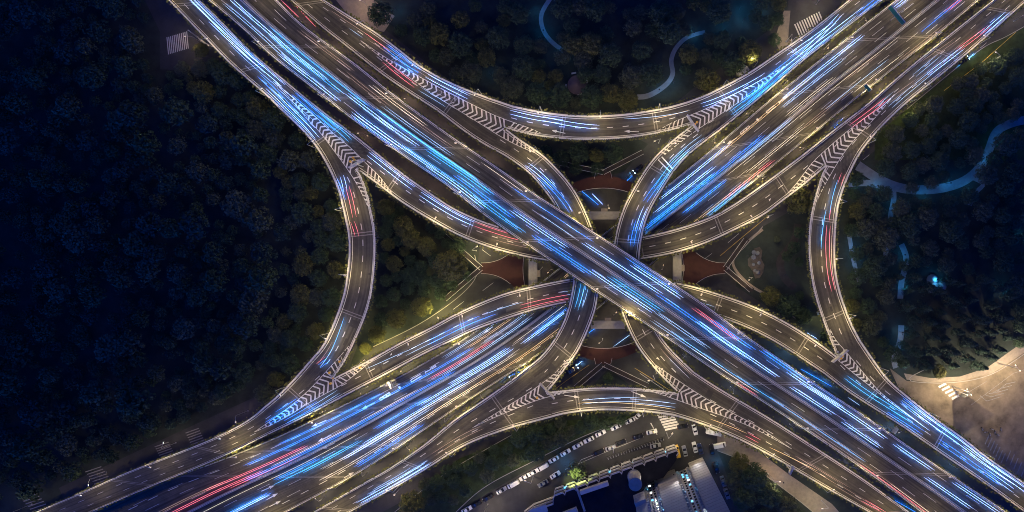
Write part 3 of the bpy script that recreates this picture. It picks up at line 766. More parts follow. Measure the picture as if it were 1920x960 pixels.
for key, side, sp in PLAN:
    r = ROADS[key]; cnt = max(2, int(r['len']/sp)); k2 = 0
    for k in range(cnt):
        i = s2i(r, (k+.5)*r['len']/cnt); e = pt(r, i, side); inn = pt(r, i, .5)-e; inn.z = 0; inn.normalize()
        if any(kk != key and ROADS[kk]['z'][min(ROADS[kk]['n']-1, 3)] > e.z+3 and on_road(kk, e) for kk in ROADS): continue
        p = e - inn*.28
        sd = SIDE.get(key)
        lab = '%s street lamp from the %s on the %s%s' % (nth(k2), ENDS[key][0], ROAD_TEXT[key][2], ', ' + sd[side] if sd else '')
        k2 += 1
        put_lamp(p, math.atan2(inn.y, inn.x), lab, 'street lamps along the viaducts', LAMP_W*POWER[key])

# ------------------------------------------------------------------ light trails of the traffic, each a pair of thin lines of light just above the road
def glow_pair(name, top, road):    # a head lamp shines mostly down at the road and only a little of it is seen from above
    a_, b_ = glow(name, top), glow(name+'_beam', road)
    a_.cycles.emission_sampling = 'NONE'; b_.cycles.emission_sampling = 'FRONT'
    return a_, b_
def glow(name, col):
    m = mat(name, (0, 0, 0), .5); b = m.node_tree.nodes['Principled BSDF']
    mx = max(col); b.inputs['Emission Color'].default_value = (*[c/mx for c in col], 1); b.inputs['Emission Strength'].default_value = mx
    return m
GLOW = {'white blue': glow_pair('glow_white_blue', (2.1, 2.8, 4.6), (.7, 13, 66)), 'deep blue': glow_pair('glow_blue', (.2, .95, 3.8), (.2, 19, 98)), 'cyan': glow_pair('glow_cyan', (.35, 1.45, 2.8), (.4, 22, 72)),
        'pale': glow_pair('glow_pale', (2.3, 2.0, 1.6), (4, 3.2, 2.1)), 'pink red': glow_pair('glow_red', (3.0, .6, .85), (5.5, 1.1, 1.6)), 'faint mauve': glow_pair('glow_mauve', (.8, .55, .45), (2.6, 1.6, 1.1)),
        'amber': glow_pair('glow_amber', (2.2, 1.5, .75), (6, 4, 1.4)), 'ice blue': glow_pair('glow_ice', (1.2, 1.7, 2.4), (.4, 5, 20))}
TR = []
def T(key, x0, y0, x1, y1, c, n=2, w=.036, gap=1.45): TR.append((key, x0, y0, x1, y1, c, n, w, gap))
WB, DB, CY, PA, PR, FM, AM, IC = 'white blue', 'deep blue', 'cyan', 'pale', 'pink red', 'faint mauve', 'amber', 'ice blue'
for a in [
 ('M1',435,0,606,150,WB),('M1',425,10,572,143,IC),('M1',527,101,630,190,WB),('M1',500,50,700,200,CY,1),('M1',640,178,790,275,WB),('M1',657,214,752,282,WB),
 ('M1',662,209,815,322,WB),('M1',701,222,742,250,WB),('M1',700,205,905,340,CY,1),('M1',640,135,730,200,FM),('M1',690,160,800,235,PA),('M1',560,60,660,135,FM),
 ('M1',800,278,917,366,CY),('M1',800,310,907,391,WB),('M1',850,330,960,410,DB),('M1',955,392,1062,464,WB),
 ('M1',900,305,985,362,PA,1),('M1',760,220,850,280,FM),('M1',1010,400,1080,445,IC,1),
 ('M1',1000,440,1105,515,DB),('M1',1085,455,1240,550,WB),('M1',1105,507,1220,588,WB),('M1',1135,518,1242,585,CY),('M1',1180,497,1274,558,WB),('M1',1190,480,1290,548,DB,1),
 ('M1',1290,578,1386,637,PR),('M1',1300,600,1457,708,WB),('M1',1220,585,1332,652,IC),('M1',1330,600,1412,655,DB),('M1',1325,620,1400,668,WB,1),
 ('M1',1430,655,1520,716,DB),('M1',1477,697,1570,763,WB),('M1',1478,722,1557,778,WB),('M1',1505,724,1660,823,WB),('M1',1575,790,1647,838,WB),
 ('M1',1672,830,1742,880,WB),('M1',1730,893,1815,952,WB),('M1',1780,903,1870,962,WB),
 ('M1',1440,747,1620,866,FM),('M1',1500,800,1680,920,FM),('M1',1600,868,1780,985,PR,1),('M1',1300,655,1420,735,PA,1),('M1',1380,715,1420,742,PR,1),('M1',1660,905,1790,992,PA,1),
 ('CL',355,0,470,105,WB),('CL',368,0,440,60,IC,1),('CL',395,45,500,130,WB),('CL',450,80,542,160,WB),('CL',485,145,580,244,DB),('CL',500,165,590,262,WB),('CL',555,175,640,240,DB),('CL',600,212,658,262,CY),
 ('WL',614,282,646,360,WB),('WL',612,300,650,375,DB,1),('WL',650,352,664,412,PR),('WL',660,420,668,445,PR),('WL',647,595,592,700,CY,1),('WL',600,690,540,750,DB),('WL',585,700,530,755,PR,1),('WL',625,640,590,690,FM),
 ('AD',690,286,775,353,WB),('AD',787,362,888,420,WB),('AD',845,400,887,420,IC,1),('AD',892,420,985,452,PR),('AD',930,450,1020,470,FM),
 ('CU',640,20,700,62,FM),('CU',690,75,765,125,FM),('CU',720,90,790,135,DB),('CU',740,115,780,140,DB),('CU',720,120,776,163,PR),('CU',802,146,880,186,WB),('CU',690,60,740,95,PR,1),
 ('N',952,206,1058,226,WB),('N',1020,220,1126,236,WB),('N',1170,224,1294,208,IC,1),('N',1225,224,1296,206,AM,1),
 ('CN',1314,195,1428,142,WB),('CN',1452,147,1556,66,WB),('CN',1475,103,1560,43,WB),('CN',1500,100,1571,29,WB),('CN',1372,213,1450,152,CY),('CN',1400,190,1480,130,DB),('CN',1430,150,1520,80,DB),('CN',1530,85,1600,30,IC),
 ('F',1250,310,1346,232,IC),('F',1225,357,1292,284,CY),('F',1190,437,1212,384,WB),('F',1181,462,1193,410,DB),('F',1205,380,1240,330,DB),('F',1242,650,1318,722,FM),('F',1250,660,1310,708,IC,1),
 ('E',982,308,1040,360,WB),('E',1010,335,1068,400,DB),('E',1077,580,1090,528,CY),('E',1085,575,1098,530,IC),
 ('CB',977,572,1070,556,PR),('CB',905,590,980,566,IC,1),('CB',800,640,900,592,DB),('CB',760,660,850,615,IC),('CB',840,632,930,590,DB,1),('CB',690,690,770,655,IC,1),
 ('RE',1548,425,1558,548,PR),('RE',1538,470,1547,395,CY,1),('RE',1566,390,1562,420,PR,1),('RE',1586,306,1645,228,PR),('RE',1555,400,1568,340,CY,1),
 ('CD',1590,237,1660,182,PR),('CD',1660,190,1720,145,FM),('CD',1790,95,1850,50,PR),('CD',1735,140,1800,90,WB),('CD',1720,120,1790,70,FM),('CD',1840,70,1900,25,WB),
 ('SEU',1580,707,1704,790,CY),('SEU',1707,767,1785,822,WB),('SEU',1710,770,1925,925,WB),('SEU',1753,827,1872,908,DB),('SEU',1690,745,1800,822,DB),('SEU',1800,840,1900,905,WB),('SEU',1660,770,1730,815,DB),
 ('SEL',1402,812,1426,824,PR),('SEL',1440,838,1530,880,AM,1),('SEL',1330,790,1400,812,AM,1),('SEL',1620,935,1660,960,PR),('SEL',1490,855,1560,895,FM),
 ('S',1090,757,1200,752,IC),('S',1085,755,1262,766,AM,1),('S',1190,755,1275,765,IC),
 ('SWL',670,940,798,868,WB),('SWL',690,925,790,870,IC,1),('SWL',810,850,900,800,FM),
 ('SWU',545,765,500,790,DB),('SWU',560,745,520,770,DB),('SWU',600,760,540,790,DB),('SWU',640,735,585,765,IC),
 ('M2',1472,176,1606,76,WB),('M2',1460,200,1580,116,IC),('M2',1470,215,1560,150,PA),('M2',1770,21,1806,-4,PR),('M2',1675,12,1702,-8,WB),('M2',1690,110,1770,50,FM),('M2',1600,170,1690,105,PA,1),
 ('M2',1550,200,1660,115,IC,1),('M2',1235,372,1356,277,WB),('M2',1215,415,1340,327,DB),('M2',1270,397,1364,340,DB),('M2',1355,372,1444,307,PR),('M2',1327,400,1397,347,CY),('M2',1230,395,1330,318,WB),
 ('M2',1380,300,1480,225,IC),('M2',1400,320,1500,245,PA),('M2',1440,250,1540,180,FM),('M2',1500,240,1590,172,FM),('M2',1580,150,1640,105,FM),
 ('M2',422,962,500,926,DB),('M2',440,958,497,930,WB),('M2',672,825,880,721,WB),('M2',565,882,672,828,CY),('M2',637,857,770,787,WB),('M2',665,871,788,799,DB),
 ('M2',520,905,640,845,CY,1),('M2',400,912,556,840,PR),('M2',440,910,560,855,PR,1),('M2',330,958,480,885,PR),('M2',300,955,420,905,FM),('M2',800,752,942,664,WB),('M2',800,708,922,640,PR),('M2',830,700,985,605,IC),('M2',845,715,945,655,WB),
 ('M2',975,641,1062,584,WB),('M2',1000,625,1060,582,DB),('M2',700,800,800,750,DB),('M2',880,660,960,605,FM),('M2',700,775,790,727,FM),('M2',560,850,650,800,FM),('M2',520,895,590,862,DB)]: T(*a)
rt = random.Random(77)          # the many fainter thin streaks between the bright ones
for key, cnt_, pal in (('M1', 7, [DB, CY, IC]), ('M2', 18, [IC, PA, FM, DB, AM]), ('CL', 4, [IC, DB]), ('CU', 4, [FM, IC]), ('CN', 5, [IC, DB]), ('CD', 4, [FM, IC]), ('SEU', 5, [IC, DB, WB]), ('SEL', 4, [AM, FM]), ('SWL', 2, [IC]), ('CB', 2, [IC])):
    r_ = ROADS[key]
    for _ in range(cnt_):
        i0_ = rt.randrange(2, int(r_['n']*.8)); i1_ = min(r_['n']-2, i0_+rt.randrange(max(4, r_['n']//14), max(6, r_['n']//4))); u_ = rt.choice([rt.uniform(.08, .44), rt.uniform(.55, .9)]) if key in ('M1', 'M2') else rt.uniform(.2, .75)
        q0 = r_['a'][i0_]+(r_['b'][i0_]-r_['a'][i0_])*u_; q1 = r_['a'][i1_]+(r_['b'][i1_]-r_['a'][i1_])*u_
        T(key, q0[0], q0[1], q1[0], q1[1], rt.choice(pal), rt.choice([1, 2, 2]), .024)
items = []
for (key, x0, y0, x1, y1, c, n, w, gap) in TR:
    i0, u0 = locate(key, x0, y0); i1, u1 = locate(key, x1, y1); r = ROADS[key]
    if i1 < i0: i0, i1, u0, u1 = i1, i0, u1, u0
    if key == 'M2': e_ = int((i1-i0)*.05)+1; i0, i1 = max(0, i0-e_), min(r['n']-1, i1+e_)
    i1 = max(i1, i0+3); i1 = min(i1, r['n']-1); i0 = min(i0, i1-3)
    wd = wid(r, (i0+i1)/2); lo = 1.5/wd
    um = (u0+u1)/2
    if r['len'] > 300: u0 = u1 = um
    u0 = min(1-lo-gap/wd, max(lo, u0)); u1 = min(1-lo-gap/wd, max(lo, u1))
    mb = MB()
    for j in range(n):
        P = []
        for i in range(i0, i1+1):
            t = (i-i0)/(i1-i0); u = u0+(u1-u0)*t + (gap*j/wid(r, i))
            P.append(pt(r, i, u)+UP*1.15)
        ww_ = max(.038, w*1.3); mb.tube(P, [ww_*min(1, .25+.4*min(q_, len(P)-1-q_)) for q_ in range(len(P))], 4)
    items.append((key, (i0+i1)/2, (u0+u1)/2, c, n, i1-i0, mb))
for (x0, y0, x1, y1, c, lab) in [(1083,352,1122,384,'deep blue','long deep blue trail on the street below the upper red footbridge'),(1110,363,1130,383,'white blue','short bright trail on the street below the upper red footbridge'),
        (1160,352,1186,330,'deep blue','blue trail on the street right of the upper red footbridge'),(1075,690,1092,677,'white blue','bright trail left of the lower red footbridge'),(1095,630,1130,606,'deep blue','blue trail under the lower portal beam'),(1150,650,1185,625,'ice blue','pale blue trail behind the lower red footbridge'),
        (1513,624,1532,635,'white blue','short white trail in the dark street by the right triangle'),(1502,692,1560,725,'deep blue','long blue trail in the gap between the lower right carriageways'),(1590,745,1612,760,'ice blue','short trail in the gap between the lower right carriageways'),
        (1672,935,1720,962,'deep blue','blue trail in the hedge gap at the bottom right'),(527,0,560,32,'pink red','pink trail in the upper left gap'),(548,4,592,50,'pink red','longer magenta trail in the upper left gap'),(955,705,985,694,'deep blue','blue trail in the gap beside the bottom left ramp'),(1560,245,1580,222,'deep blue','blue curved trail in the upper right gap'),(1795,125,1830,100,'cyan','teal trail in the street at the upper right kerb')]:
    mb = MB(); A, B = W(x0, y0, .8), W(x1, y1, .8); Q = [A.lerp(B, q_/6) for q_ in range(7)]; mb.tube(Q, [.02, .045, .05, .05, .05, .045, .02], 4)
    o = mb.build('light_trail', GLOW[c][0]); o.data.materials.append(GLOW[c][1]); o.data.polygons.foreach_set('material_index', [1 if q.normal.z < -.5 else 0 for q in o.data.polygons])
    tag(o, lab, 'light trail', 'light trails of the streets below')
cntr = {}
for key, m_, u, c, n, ln, mb in sorted(items, key=lambda q: (q[0], q[3], q[1])):
    k = cntr.get((key, c), 0); cntr[(key, c)] = k+1
    o = mb.build('light_trail', GLOW[c][0]); o.data.materials.append(GLOW[c][1])
    o.data.polygons.foreach_set('material_index', [1 if q.normal.z < -.5 else 0 for q in o.data.polygons])
    lab = '%s %s trail%s from the %s on the %s' % (nth(k), c, ' pair' if n == 2 else '', ENDS[key][0], ROAD_TEXT[key][2])
    tag(o, lab, 'light trail', 'light trails of the passing traffic')
    if len(lab.split()) > 16: o['label'] = lab.replace('from the ', 'from ').replace(' on the ', ' on ')

# ------------------------------------------------------------------ trees
def crown_mesh(name, m, rx, rz, cz, clumps, per, leaf, seed, conifer=False, cr=1.15):
    rg = random.Random(seed); V, Fc = [], []
    cl = []
    if conifer:
        for k in range(clumps):
            h = rg.random()**.8; a = rg.uniform(0, 6.283); rad = rx*(1-h)*rg.uniform(.55, 1.0)
            cl.append((Vector((rad*math.cos(a), rad*math.sin(a), cz-rz+2*rz*h)), cr*(1.15-.75*h)))
    else:
        k = 0
        while len(cl) < clumps:
            a = k*2.39996+rg.uniform(-.3, .3); z = 1-1.45*(len(cl)+.5)/clumps
            q = math.sqrt(max(0, 1-z*z)); s_ = rg.uniform(.72, 1.06); k += 1
            cl.append((Vector((rx*q*math.cos(a)*s_, rx*q*math.sin(a)*s_, cz+rz*z*s_)), cr*rg.uniform(.7, 1.25)))
        for _ in range(clumps//4):
            cl.append((Vector((rg.uniform(-.5, .5)*rx, rg.uniform(-.5, .5)*rx, cz+rg.uniform(-.3, .5)*rz)), cr*1.1))
    for c, rr in cl:
        for _ in range(per):
            d = Vector((rg.gauss(0, 1), rg.gauss(0, 1), rg.gauss(.45, 1))).normalized()
            p = c+d*rr*rg.uniform(.72, 1.08)
            nrm = (d+Vector((rg.uniform(-.6, .6), rg.uniform(-.6, .6), rg.uniform(-.4, .6)))).normalized()
            t1 = nrm.cross(Vector((rg.uniform(-1, 1), rg.uniform(-1, 1), rg.uniform(-1, 1)))).normalized(); t2 = nrm.cross(t1)
            s_ = leaf*rg.uniform(.6, 1.35); n = len(V)
            V += [p-t1*s_, p-t2*s_*.6, p+t1*s_, p+t2*s_*.6]; Fc.append((n, n+1, n+2, n+3))
    me = bpy.data.meshes.new(name); me.from_pydata([tuple(v) for v in V], [], Fc); me.materials.append(m); me.update(); return me
def trunk_mesh(name, h, r0, limbs, seed):
    rg = random.Random(seed); mb = MB(); mb.tube([(0, 0, -.3), (.08, .05, h*.4), (0, .1, h*.8)], r0, 7, r0*.45)
    for k in range(limbs):
        a = 6.283*k/limbs+rg.uniform(-.4, .4); z = h*rg.uniform(.4, .65)
        mb.tube([(0, 0, z), (1.0*math.cos(a), 1.0*math.sin(a), z+1.0), (2.2*math.cos(a), 2.2*math.sin(a), z+1.9)], r0*.4, 5, r0*.14)
    return mb.mesh(name, M_BARK)
VAR = {'round': (crown_mesh('crown', M_LEAF[0], 3.5, 2.9, 6.0, 40, 75, .24, 1), trunk_mesh('trunk', 7, .26, 5, 1)),
       'olive': (crown_mesh('crown', M_LEAF[1], 3.4, 2.7, 5.8, 46, 70, .23, 2, cr=1.05), trunk_mesh('trunk', 7, .25, 5, 2)),
       'dusty': (crown_mesh('crown', M_LEAF[2], 3.6, 2.5, 5.4, 30, 85, .26, 3, cr=1.3), trunk_mesh('trunk', 6.5, .22, 4, 3)),
       'broad': (crown_mesh('crown', M_LEAF[0], 3.7, 2.4, 6.2, 52, 60, .23, 4, cr=.95), trunk_mesh('trunk', 7.4, .3, 6, 4)),
       'conifer': (crown_mesh('crown', M_LEAF[3], 3.2, 6.5, 8.4, 70, 45, .24, 5, True), trunk_mesh('trunk', 15, .3, 3, 5))}
def put_tree(kind, x, y, rpx, label, group=None, name='tree'):
    cm, tm = VAR[kind]; z = 7.0
    p = W(x, y, z); s_ = rpx*sc(z)/4.1
    t = thing(name, label, 'tree', (p.x, p.y, 0), rng.uniform(0, 6.28), group); t.scale = (s_, s_, s_*rng.uniform(.85, 1.12) if kind != 'conifer' else s_)
    for n, d in (('crown', cm), ('trunk', tm)):
        o = bpy.data.objects.new(n, d); C.objects.link(o); o.parent = t
    return t
PLACED = []
PATHPX = [(1608,310),(1630,325),(1655,340),(1690,353),(1735,356),(1780,350),(1815,335),(1840,310),(1855,280),(1865,252),(1880,238),(1905,228),(1920,225),(1676,375),(1670,400),(1630,343),
          (1690,460),(1698,480),(1690,540),(1688,615),(1684,640),(1022,12),(1014,32),(1020,60),(1038,82),(1385,5),(1378,25),(1310,62),(1285,72),(1266,92),(1258,115),(1262,138),(1250,158),(1225,175),(1082,158),(1860,545)]
def free(x, y, rr, pathpad=10):
    if any(math.hypot(x-a, y-b) < (rr+c)*.78 for a, b, c in PLACED): return False
    if any(math.hypot(x-a, y-b) < rr+pathpad for a, b in PATHPX): return False
    return not px_on_any(x, y, 3+rr*.55)
NAMED = [('olive',757,425,21,'dark bushy tree in the left triangle under the sagging ramp'),('olive',770,448,19,'leafy olive tree left of the golden round tree'),('olive',800,462,19,'olive tree touching the golden round tree from upper left'),
 ('olive',848,499,31,'large golden green round tree beside the left red footbridge stairs'),('round',786,500,13,'small dark tree between the golden tree and the west loop ramp'),('round',789,524,15,'small round tree just below another small tree left of the footbridge'),
 ('olive',742,598,19,'tree in the lit row above the yellow kerb line at lower left'),('olive',790,575,20,'yellow lit tree at the right end of the row by the kerb'),('olive',705,628,17,'tree near the lower end of the lit row beside the west loop ramp'),
 ('olive',722,388,17,'dark tree at the upper tip of the left triangle'),('round',712,600,15,'dark tree behind the lit row in the left triangle'),('olive',680,655,12,'bright yellow lit bush tree by the lower left gore'),
 ('olive',1497,378,27,'tree lit yellow on its left beside the right gore'),('olive',1446,556,20,'round clumpy tree at the left end of the row under the arching ramp'),('round',1478,574,22,'dark clumpy tree in the middle of the row beside the right loop lawn'),
 ('round',1507,592,17,'dark tree at the lower right end of the row beside the right loop lawn'),('round',1552,632,10,'small tree squeezed into the tip of the right triangle'),('dusty',1463,448,6,'tiny round shrub tree alone on the right triangle lawn'),
 ('dusty',1083,884,17,'bright yellow green floodlit tree standing alone in front of the low block'),('olive',1385,868,20,'olive lit tree right of the grey tower block'),('round',1412,895,26,'large dark tree behind the olive one right of the tower'),
 ('broad',1442,930,24,'broad dark tree beside the lower right pavement'),('round',1395,935,22,'dark tree below the olive one right of the tower'),('dusty',1478,955,20,'dusty tree at the bottom edge beside the lower right pavement'),
 ('olive',775,943,26,'big olive tree at the bottom edge left of the parked cars'),('round',1022,285,15,'tree at the left end of the clump in the top triangle'),('round',1052,296,16,'second tree from the left in the top triangle clump'),
 ('round',1085,285,19,'large tree in the middle of the top triangle clump'),('olive',1118,290,15,'brownish tree in the right half of the top triangle clump'),('broad',1150,286,19,'tree at the right end of the top triangle clump'),
 ('round',1078,314,13,'tree at the lower edge of the top triangle beside the red footbridge'),('round',1120,316,14,'tree above the middle of the upper red footbridge'),('dusty',960,165,21,'olive lit tree above the north loop ramp, left of the pavilion'),
 ('olive',1325,150,24,'large olive tree left of the small tan kiosk'),('round',1375,118,22,'dark green tree right above the small tan kiosk'),('olive',1610,395,17,'olive tree hugging the top of the east loop ramp'),
 ('olive',372,92,15,'dark tree at the edge of the upper left zebra crossing'),('olive',1600,575,15,'tree beside the lower bend of the east loop ramp'),('olive',1606,608,14,'tree just above the last lamp of the east loop ramp'),
 ('round',1640,500,22,'large dark tree right of the east loop ramp lamps'),('olive',1765,698,14,'low lit tree on the edge of the sandy plaza'),('round',1140,712,10,'dark shrub tree inside the lower red footbridge stairs')]
for k, x, y, rr, lab in NAMED:
    PLACED.append((x, y, rr)); put_tree(k, x, y, rr, lab)
def scatter(poly, n, rr, kinds, label, group, pad=10, tries=4000):
    xs = [p[0] for p in poly]; ys = [p[1] for p in poly]; c = 0
    for _ in range(tries):
        if c >= n: break
        x, y = rng.uniform(min(xs), max(xs)), rng.uniform(min(ys), max(ys)); q = rng.uniform(*rr); ins = False
        for (ax, ay), (bx, by) in zip(poly, poly[1:]+poly[:1]):
            if (ay > y) != (by > y) and x < (bx-ax)*(y-ay)/(by-ay)+ax: ins = not ins
        if ins and free(x, y, q, pad):
            PLACED.append((x, y, q)); put_tree(rng.choice(kinds), x, y, q, label, group, 'pine_tree' if kinds == ['conifer'] else 'tree'); c += 1
# the front row of the left woodland, walked from the top down
outer = [(330,85)]+[tuple(p) for k in ('CL', 'WL', 'SWU') for p in ROADS[k]['a'][::4]]
fr = 0
for x, y in outer:
    if y < 105 or x < 330: continue
    for d in (22, 50, 78):
        q = rng.uniform(12, 22); xx, yy = x-d-rng.uniform(0, 10), y+(d*.35 if y < 330 else (-d*.35 if y > 600 else 0))+rng.uniform(-8, 8)
        if yy > 740 or not free(xx, yy, q, 4): continue
        PLACED.append((xx, yy, q)); fr += 1
        put_tree(rng.choice(['round', 'olive', 'dusty', 'broad']), xx, yy, q, 'leafy tree, %s from the top along the lamplit edge of the left woodland' % nth(fr-1), 'trees along the edge of the left woodland')
scatter([(1690,520),(1900,520),(1900,660),(1840,690),(1740,690),(1700,660)], 44, (12, 19), ['conifer'], 'dark feathery pine tree standing in the unlit park above the sandy plaza', 'pine trees above the plaza', 3)
scatter([(690,10),(790,95),(850,145),(950,180),(1100,205),(1200,198),(1300,172),(1400,120),(1455,85),(1470,-10)], 78, (11, 24), ['round', 'dusty', 'broad', 'olive'], 'dark leafy tree in the unlit park along the top', 'trees of the top park', 8)
scatter([(1640,290),(1700,215),(1830,130),(1930,90),(1930,640),(1850,680),(1740,690),(1690,690),(1640,640),(1600,560),(1590,350)], 115, (11, 23), ['round', 'dusty', 'broad'], 'dark leafy tree in the unlit park on the right', 'trees of the right park', 1)
scatter([(700,370),(780,410),(860,455),(880,520),(800,570),(690,640),(705,500)], 26, (10, 17), ['round', 'broad', 'olive'], 'dark tree in the unlit part of the left triangle', 'trees of the left triangle', 3)
scatter([(745,945),(800,905),(870,865),(960,820),(1060,795),(1180,787),(1100,806),(1000,855),(900,905),(850,945)], 30, (10, 19), ['round', 'broad', 'dusty'], 'dark green tree in the strip between the south ramp and the parked cars', 'trees of the bottom strip', 3)
scatter([(1360,850),(1500,945),(1540,1000),(1400,1000)], 8, (12, 20), ['round', 'dusty'], 'dark tree in the wedge between tower and lower right pavement', 'trees of the lower right wedge', 3)
scatter([(1500,420),(1512,440),(1512,560),(1490,560),(1470,500)], 5, (8, 13), ['round', 'broad'], 'dark small tree inside the right triangle next to the loop ramp', 'trees of the right triangle', 3)
# the rest of the dark woodland: one mass nobody could count
src = [crown_mesh('tmp', M_LEAF[0], 3.6, 2.7, 6, 26, 26, .42, 9+k, cr=1.25) for k in range(3)]
arr = []
for me in src:
    co = np.empty(len(me.vertices)*3, np.float32); me.vertices.foreach_get('co', co); arr.append(co.reshape(-1, 3))
vs = []
for _ in range(7000):
    x, y = rng.uniform(-90, 640), rng.uniform(-60, 1000); q = rng.choice([rng.uniform(9, 16), rng.uniform(16, 30)])
    if y > 925-(x-60)*.45 or px_on_any(x, y, 14+q) or x > 560 and 300 < y < 640 and x > 628: continue
    if x > 600 and y < 330 or x+y < 0 or (y < 130 and x > 270) : continue
    lim = 290+y*.95 if y < 340 else (600 if y < 640 else 600-(y-640)*1.6)
    if x > lim: continue
    if not free(x, y, q*.9, 4): continue
    PLACED.append((x, y, q)); p = W(x, y, 7); s_ = q*sc(7)/4.1; a = rng.uniform(0, 6.28)
    v = arr[rng.randrange(3)]*s_; ca, sa = math.cos(a), math.sin(a)
    vs.append(np.c_[v[:, 0]*ca-v[:, 1]*sa+p.x, v[:, 0]*sa+v[:, 1]*ca+p.y, v[:, 2]*rng.uniform(.6, 1.5)])
V = np.concatenate(vs).astype(np.float32); me = bpy.data.meshes.new('woodland'); nq = len(V)//4
me.vertices.add(len(V)); me.vertices.foreach_set('co', V.ravel()); me.loops.add(nq*4); me.loops.foreach_set('vertex_index', np.arange(nq*4, dtype=np.int32))
me.polygons.add(nq); me.polygons.foreach_set('loop_start', np.arange(0, nq*4, 4, dtype=np.int32)); me.update(calc_edges=True)
for m_ in (M_LEAF[0], M_LEAF[2], M_LEAF[3], M_LEAF[0]): me.materials.append(m_)
mi = np.concatenate([np.full(len(v)//4, rng.choice([0, 0, 1, 2]), np.int32) for v in vs]); me.polygons.foreach_set('material_index', mi); wo = bpy.data.objects.new('woodland', me); C.objects.link(wo)
tag(wo, 'dense unlit dark blue woodland filling the left side', 'woodland', kind='stuff')
for m_ in src: bpy.data.meshes.remove(m_)

# ------------------------------------------------------------------ lamps on the ground: warm street lamps, blue park lamps
k = 0
for x, y, hgt, pw, col, what in [
  (384,82,7,700,(1,.72,.3),'beside the upper left zebra crossing'),(1700,196,7,900,(1,.82,.3),'under the trees below the upper right carriageway'),(838,602,6,3600,(1,.85,.3),'against the lit trees of the left triangle'),
  (688,676,6,3200,(1,.82,.28),'beside the yellow lit bush by the lower left gore'),(1412,128,6,700,(1,.85,.4),'beside the small tan kiosk'),(1474,78,7,900,(1,.8,.45),'beside the upper right zebra crossing'),
  (1530,8,8,1200,(1,.8,.5),'at the top edge by the upper right zebra crossing'),(700,22,8,900,(1,.72,.45),'on the tan patch at the top beside the inner carriageway'),(1900,40,8,1300,(1,.8,.55),'at the kerb in the upper right corner'),
  (1852,118,8,1000,(1,.78,.5),'on the street below the upper right carriageway'),(1440,405,7,800,(1,.82,.5),'with white brackets in the right triangle'),(1250,812,8,1500,(1,.82,.52),'over the zebra crossing by the south ramp'),
  (1150,838,8,1900,(1,.82,.55),'in the middle of the parking street'),(1345,800,8,1200,(1,.8,.5),'beside the white minibus'),(1000,893,8,1700,(1,.8,.5),'beside the floodlit tree on the parking street'),(915,945,8,1500,(1,.8,.5),'at the bottom left end of the parking street'),
  (1235,268,8,900,(1,.9,.6),'on the street above the right bending ramp'),(1225,705,7,900,(1,.85,.6),'on the pale patch right of the lower red footbridge'),(1440,888,8,900,(1,.7,.45),'on the pink pavement right of the tower'),
  (1540,938,8,1100,(1,.85,.5),'at the lower end of the pink pavement'),(880,600,8,350,(1,.8,.5),'on the street left of the lower motorway'),(1000,560,8,300,(1,.75,.45),'beneath the crossing near the left portal'),(893,470,7,2600,(1,.82,.4),'added to light the golden tree in the left triangle'),(1290,272,7,900,(1,.85,.45),'in the corner above the right bending ramp'),(1545,600,7,1500,(1,.85,.4),'at the tip of the right triangle'),(465,770,7,300,(.8,.55,.8),'by the kerb corner at lower left'),  # the lamp by the golden tree is an extra one, added to brighten it
  (200,885,8,190,(1,.75,.5),'beside the lower left zebra crossings'),(330,830,8,260,(1,.75,.5),'between the two brighter lower left zebra crossings'),(60,945,8,150,(1,.75,.5),'at the bottom left corner'),(748,646,6,3200,(1,.85,.3),'halfway along the yellow kerb line'),(760,905,8,700,(1,.72,.45),'on the street below the lower left carriageway')]:
    p = W(x, y, 0)
    put_lamp((p.x, p.y, .3), rng.uniform(0, 6.28), 'grey street lamp '+what, 'street lamps on the ground', pw*2.2, col)
GAPS = [('gap above topmost motorway, upper left', [(565,40),(625,90),(690,140),(760,195),(830,250),(905,305)], (1,.66,.42), 420), ('gap above lower motorway, upper right', [(1610,42),(1545,92),(1470,158),(1400,212),(1335,265)], (1,.78,.45), 480),
        ('gap below lower motorway, upper right', [(1790,65),(1720,118),(1650,170),(1580,222),(1500,282),(1430,335)], (1,.7,.42), 480), ('gap above lower motorway, lower left', [(840,645),(765,685),(690,725),(610,770)], (1,.82,.55), 420),
        ('gap below lower motorway, lower left', [(905,735),(840,785),(770,830),(690,885),(610,930)], (1,.8,.52), 480), ('gap below topmost motorway, upper left', [(760,335),(820,365),(690,255)], (1,.62,.36), 260),
        ('gap below topmost motorway, lower right', [(1280,665),(1370,725),(1480,795),(1600,872)], (.6,.75,1), 200), ('gap above topmost motorway, lower right', [(1470,655),(1560,715),(1680,800),(1780,870)], (.25,.6,1), 420), ('middle of the crossing', [(1035,505),(1140,385),(1240,505),(1150,590),(1130,635),(855,520),(1405,520),(960,560),(1310,440)], (1,.76,.46), 170)]
for what, pts, col, pw in GAPS:
    for q, (x, y) in enumerate(pts):
        p = W(x, y, 0); tl = put_lamp((p.x, p.y, .2), rng.uniform(0, 6.28), '%s short street lamp from left in the %s' % (nth(sorted(pts).index((x, y))), what), 'short street lamps under the viaducts', pw*4.5, col)
        tl.scale = (.7, .7, .7)
def make_park_lamp():
    a, b, c = MB(), MB(), MB(); a.tube([(0, 0, -.1), (0, 0, 3.4)], .06, 8, .045); b.cyl((0, 0, 3.75), .34, .08, 12, .1); c.cyl((0, 0, 3.4), .14, .34, 10, .2)
    return a.mesh('post', M_DARK), b.mesh('hood', M_DARK), c.mesh('globe', M_HEADB)
PL = make_park_lamp()
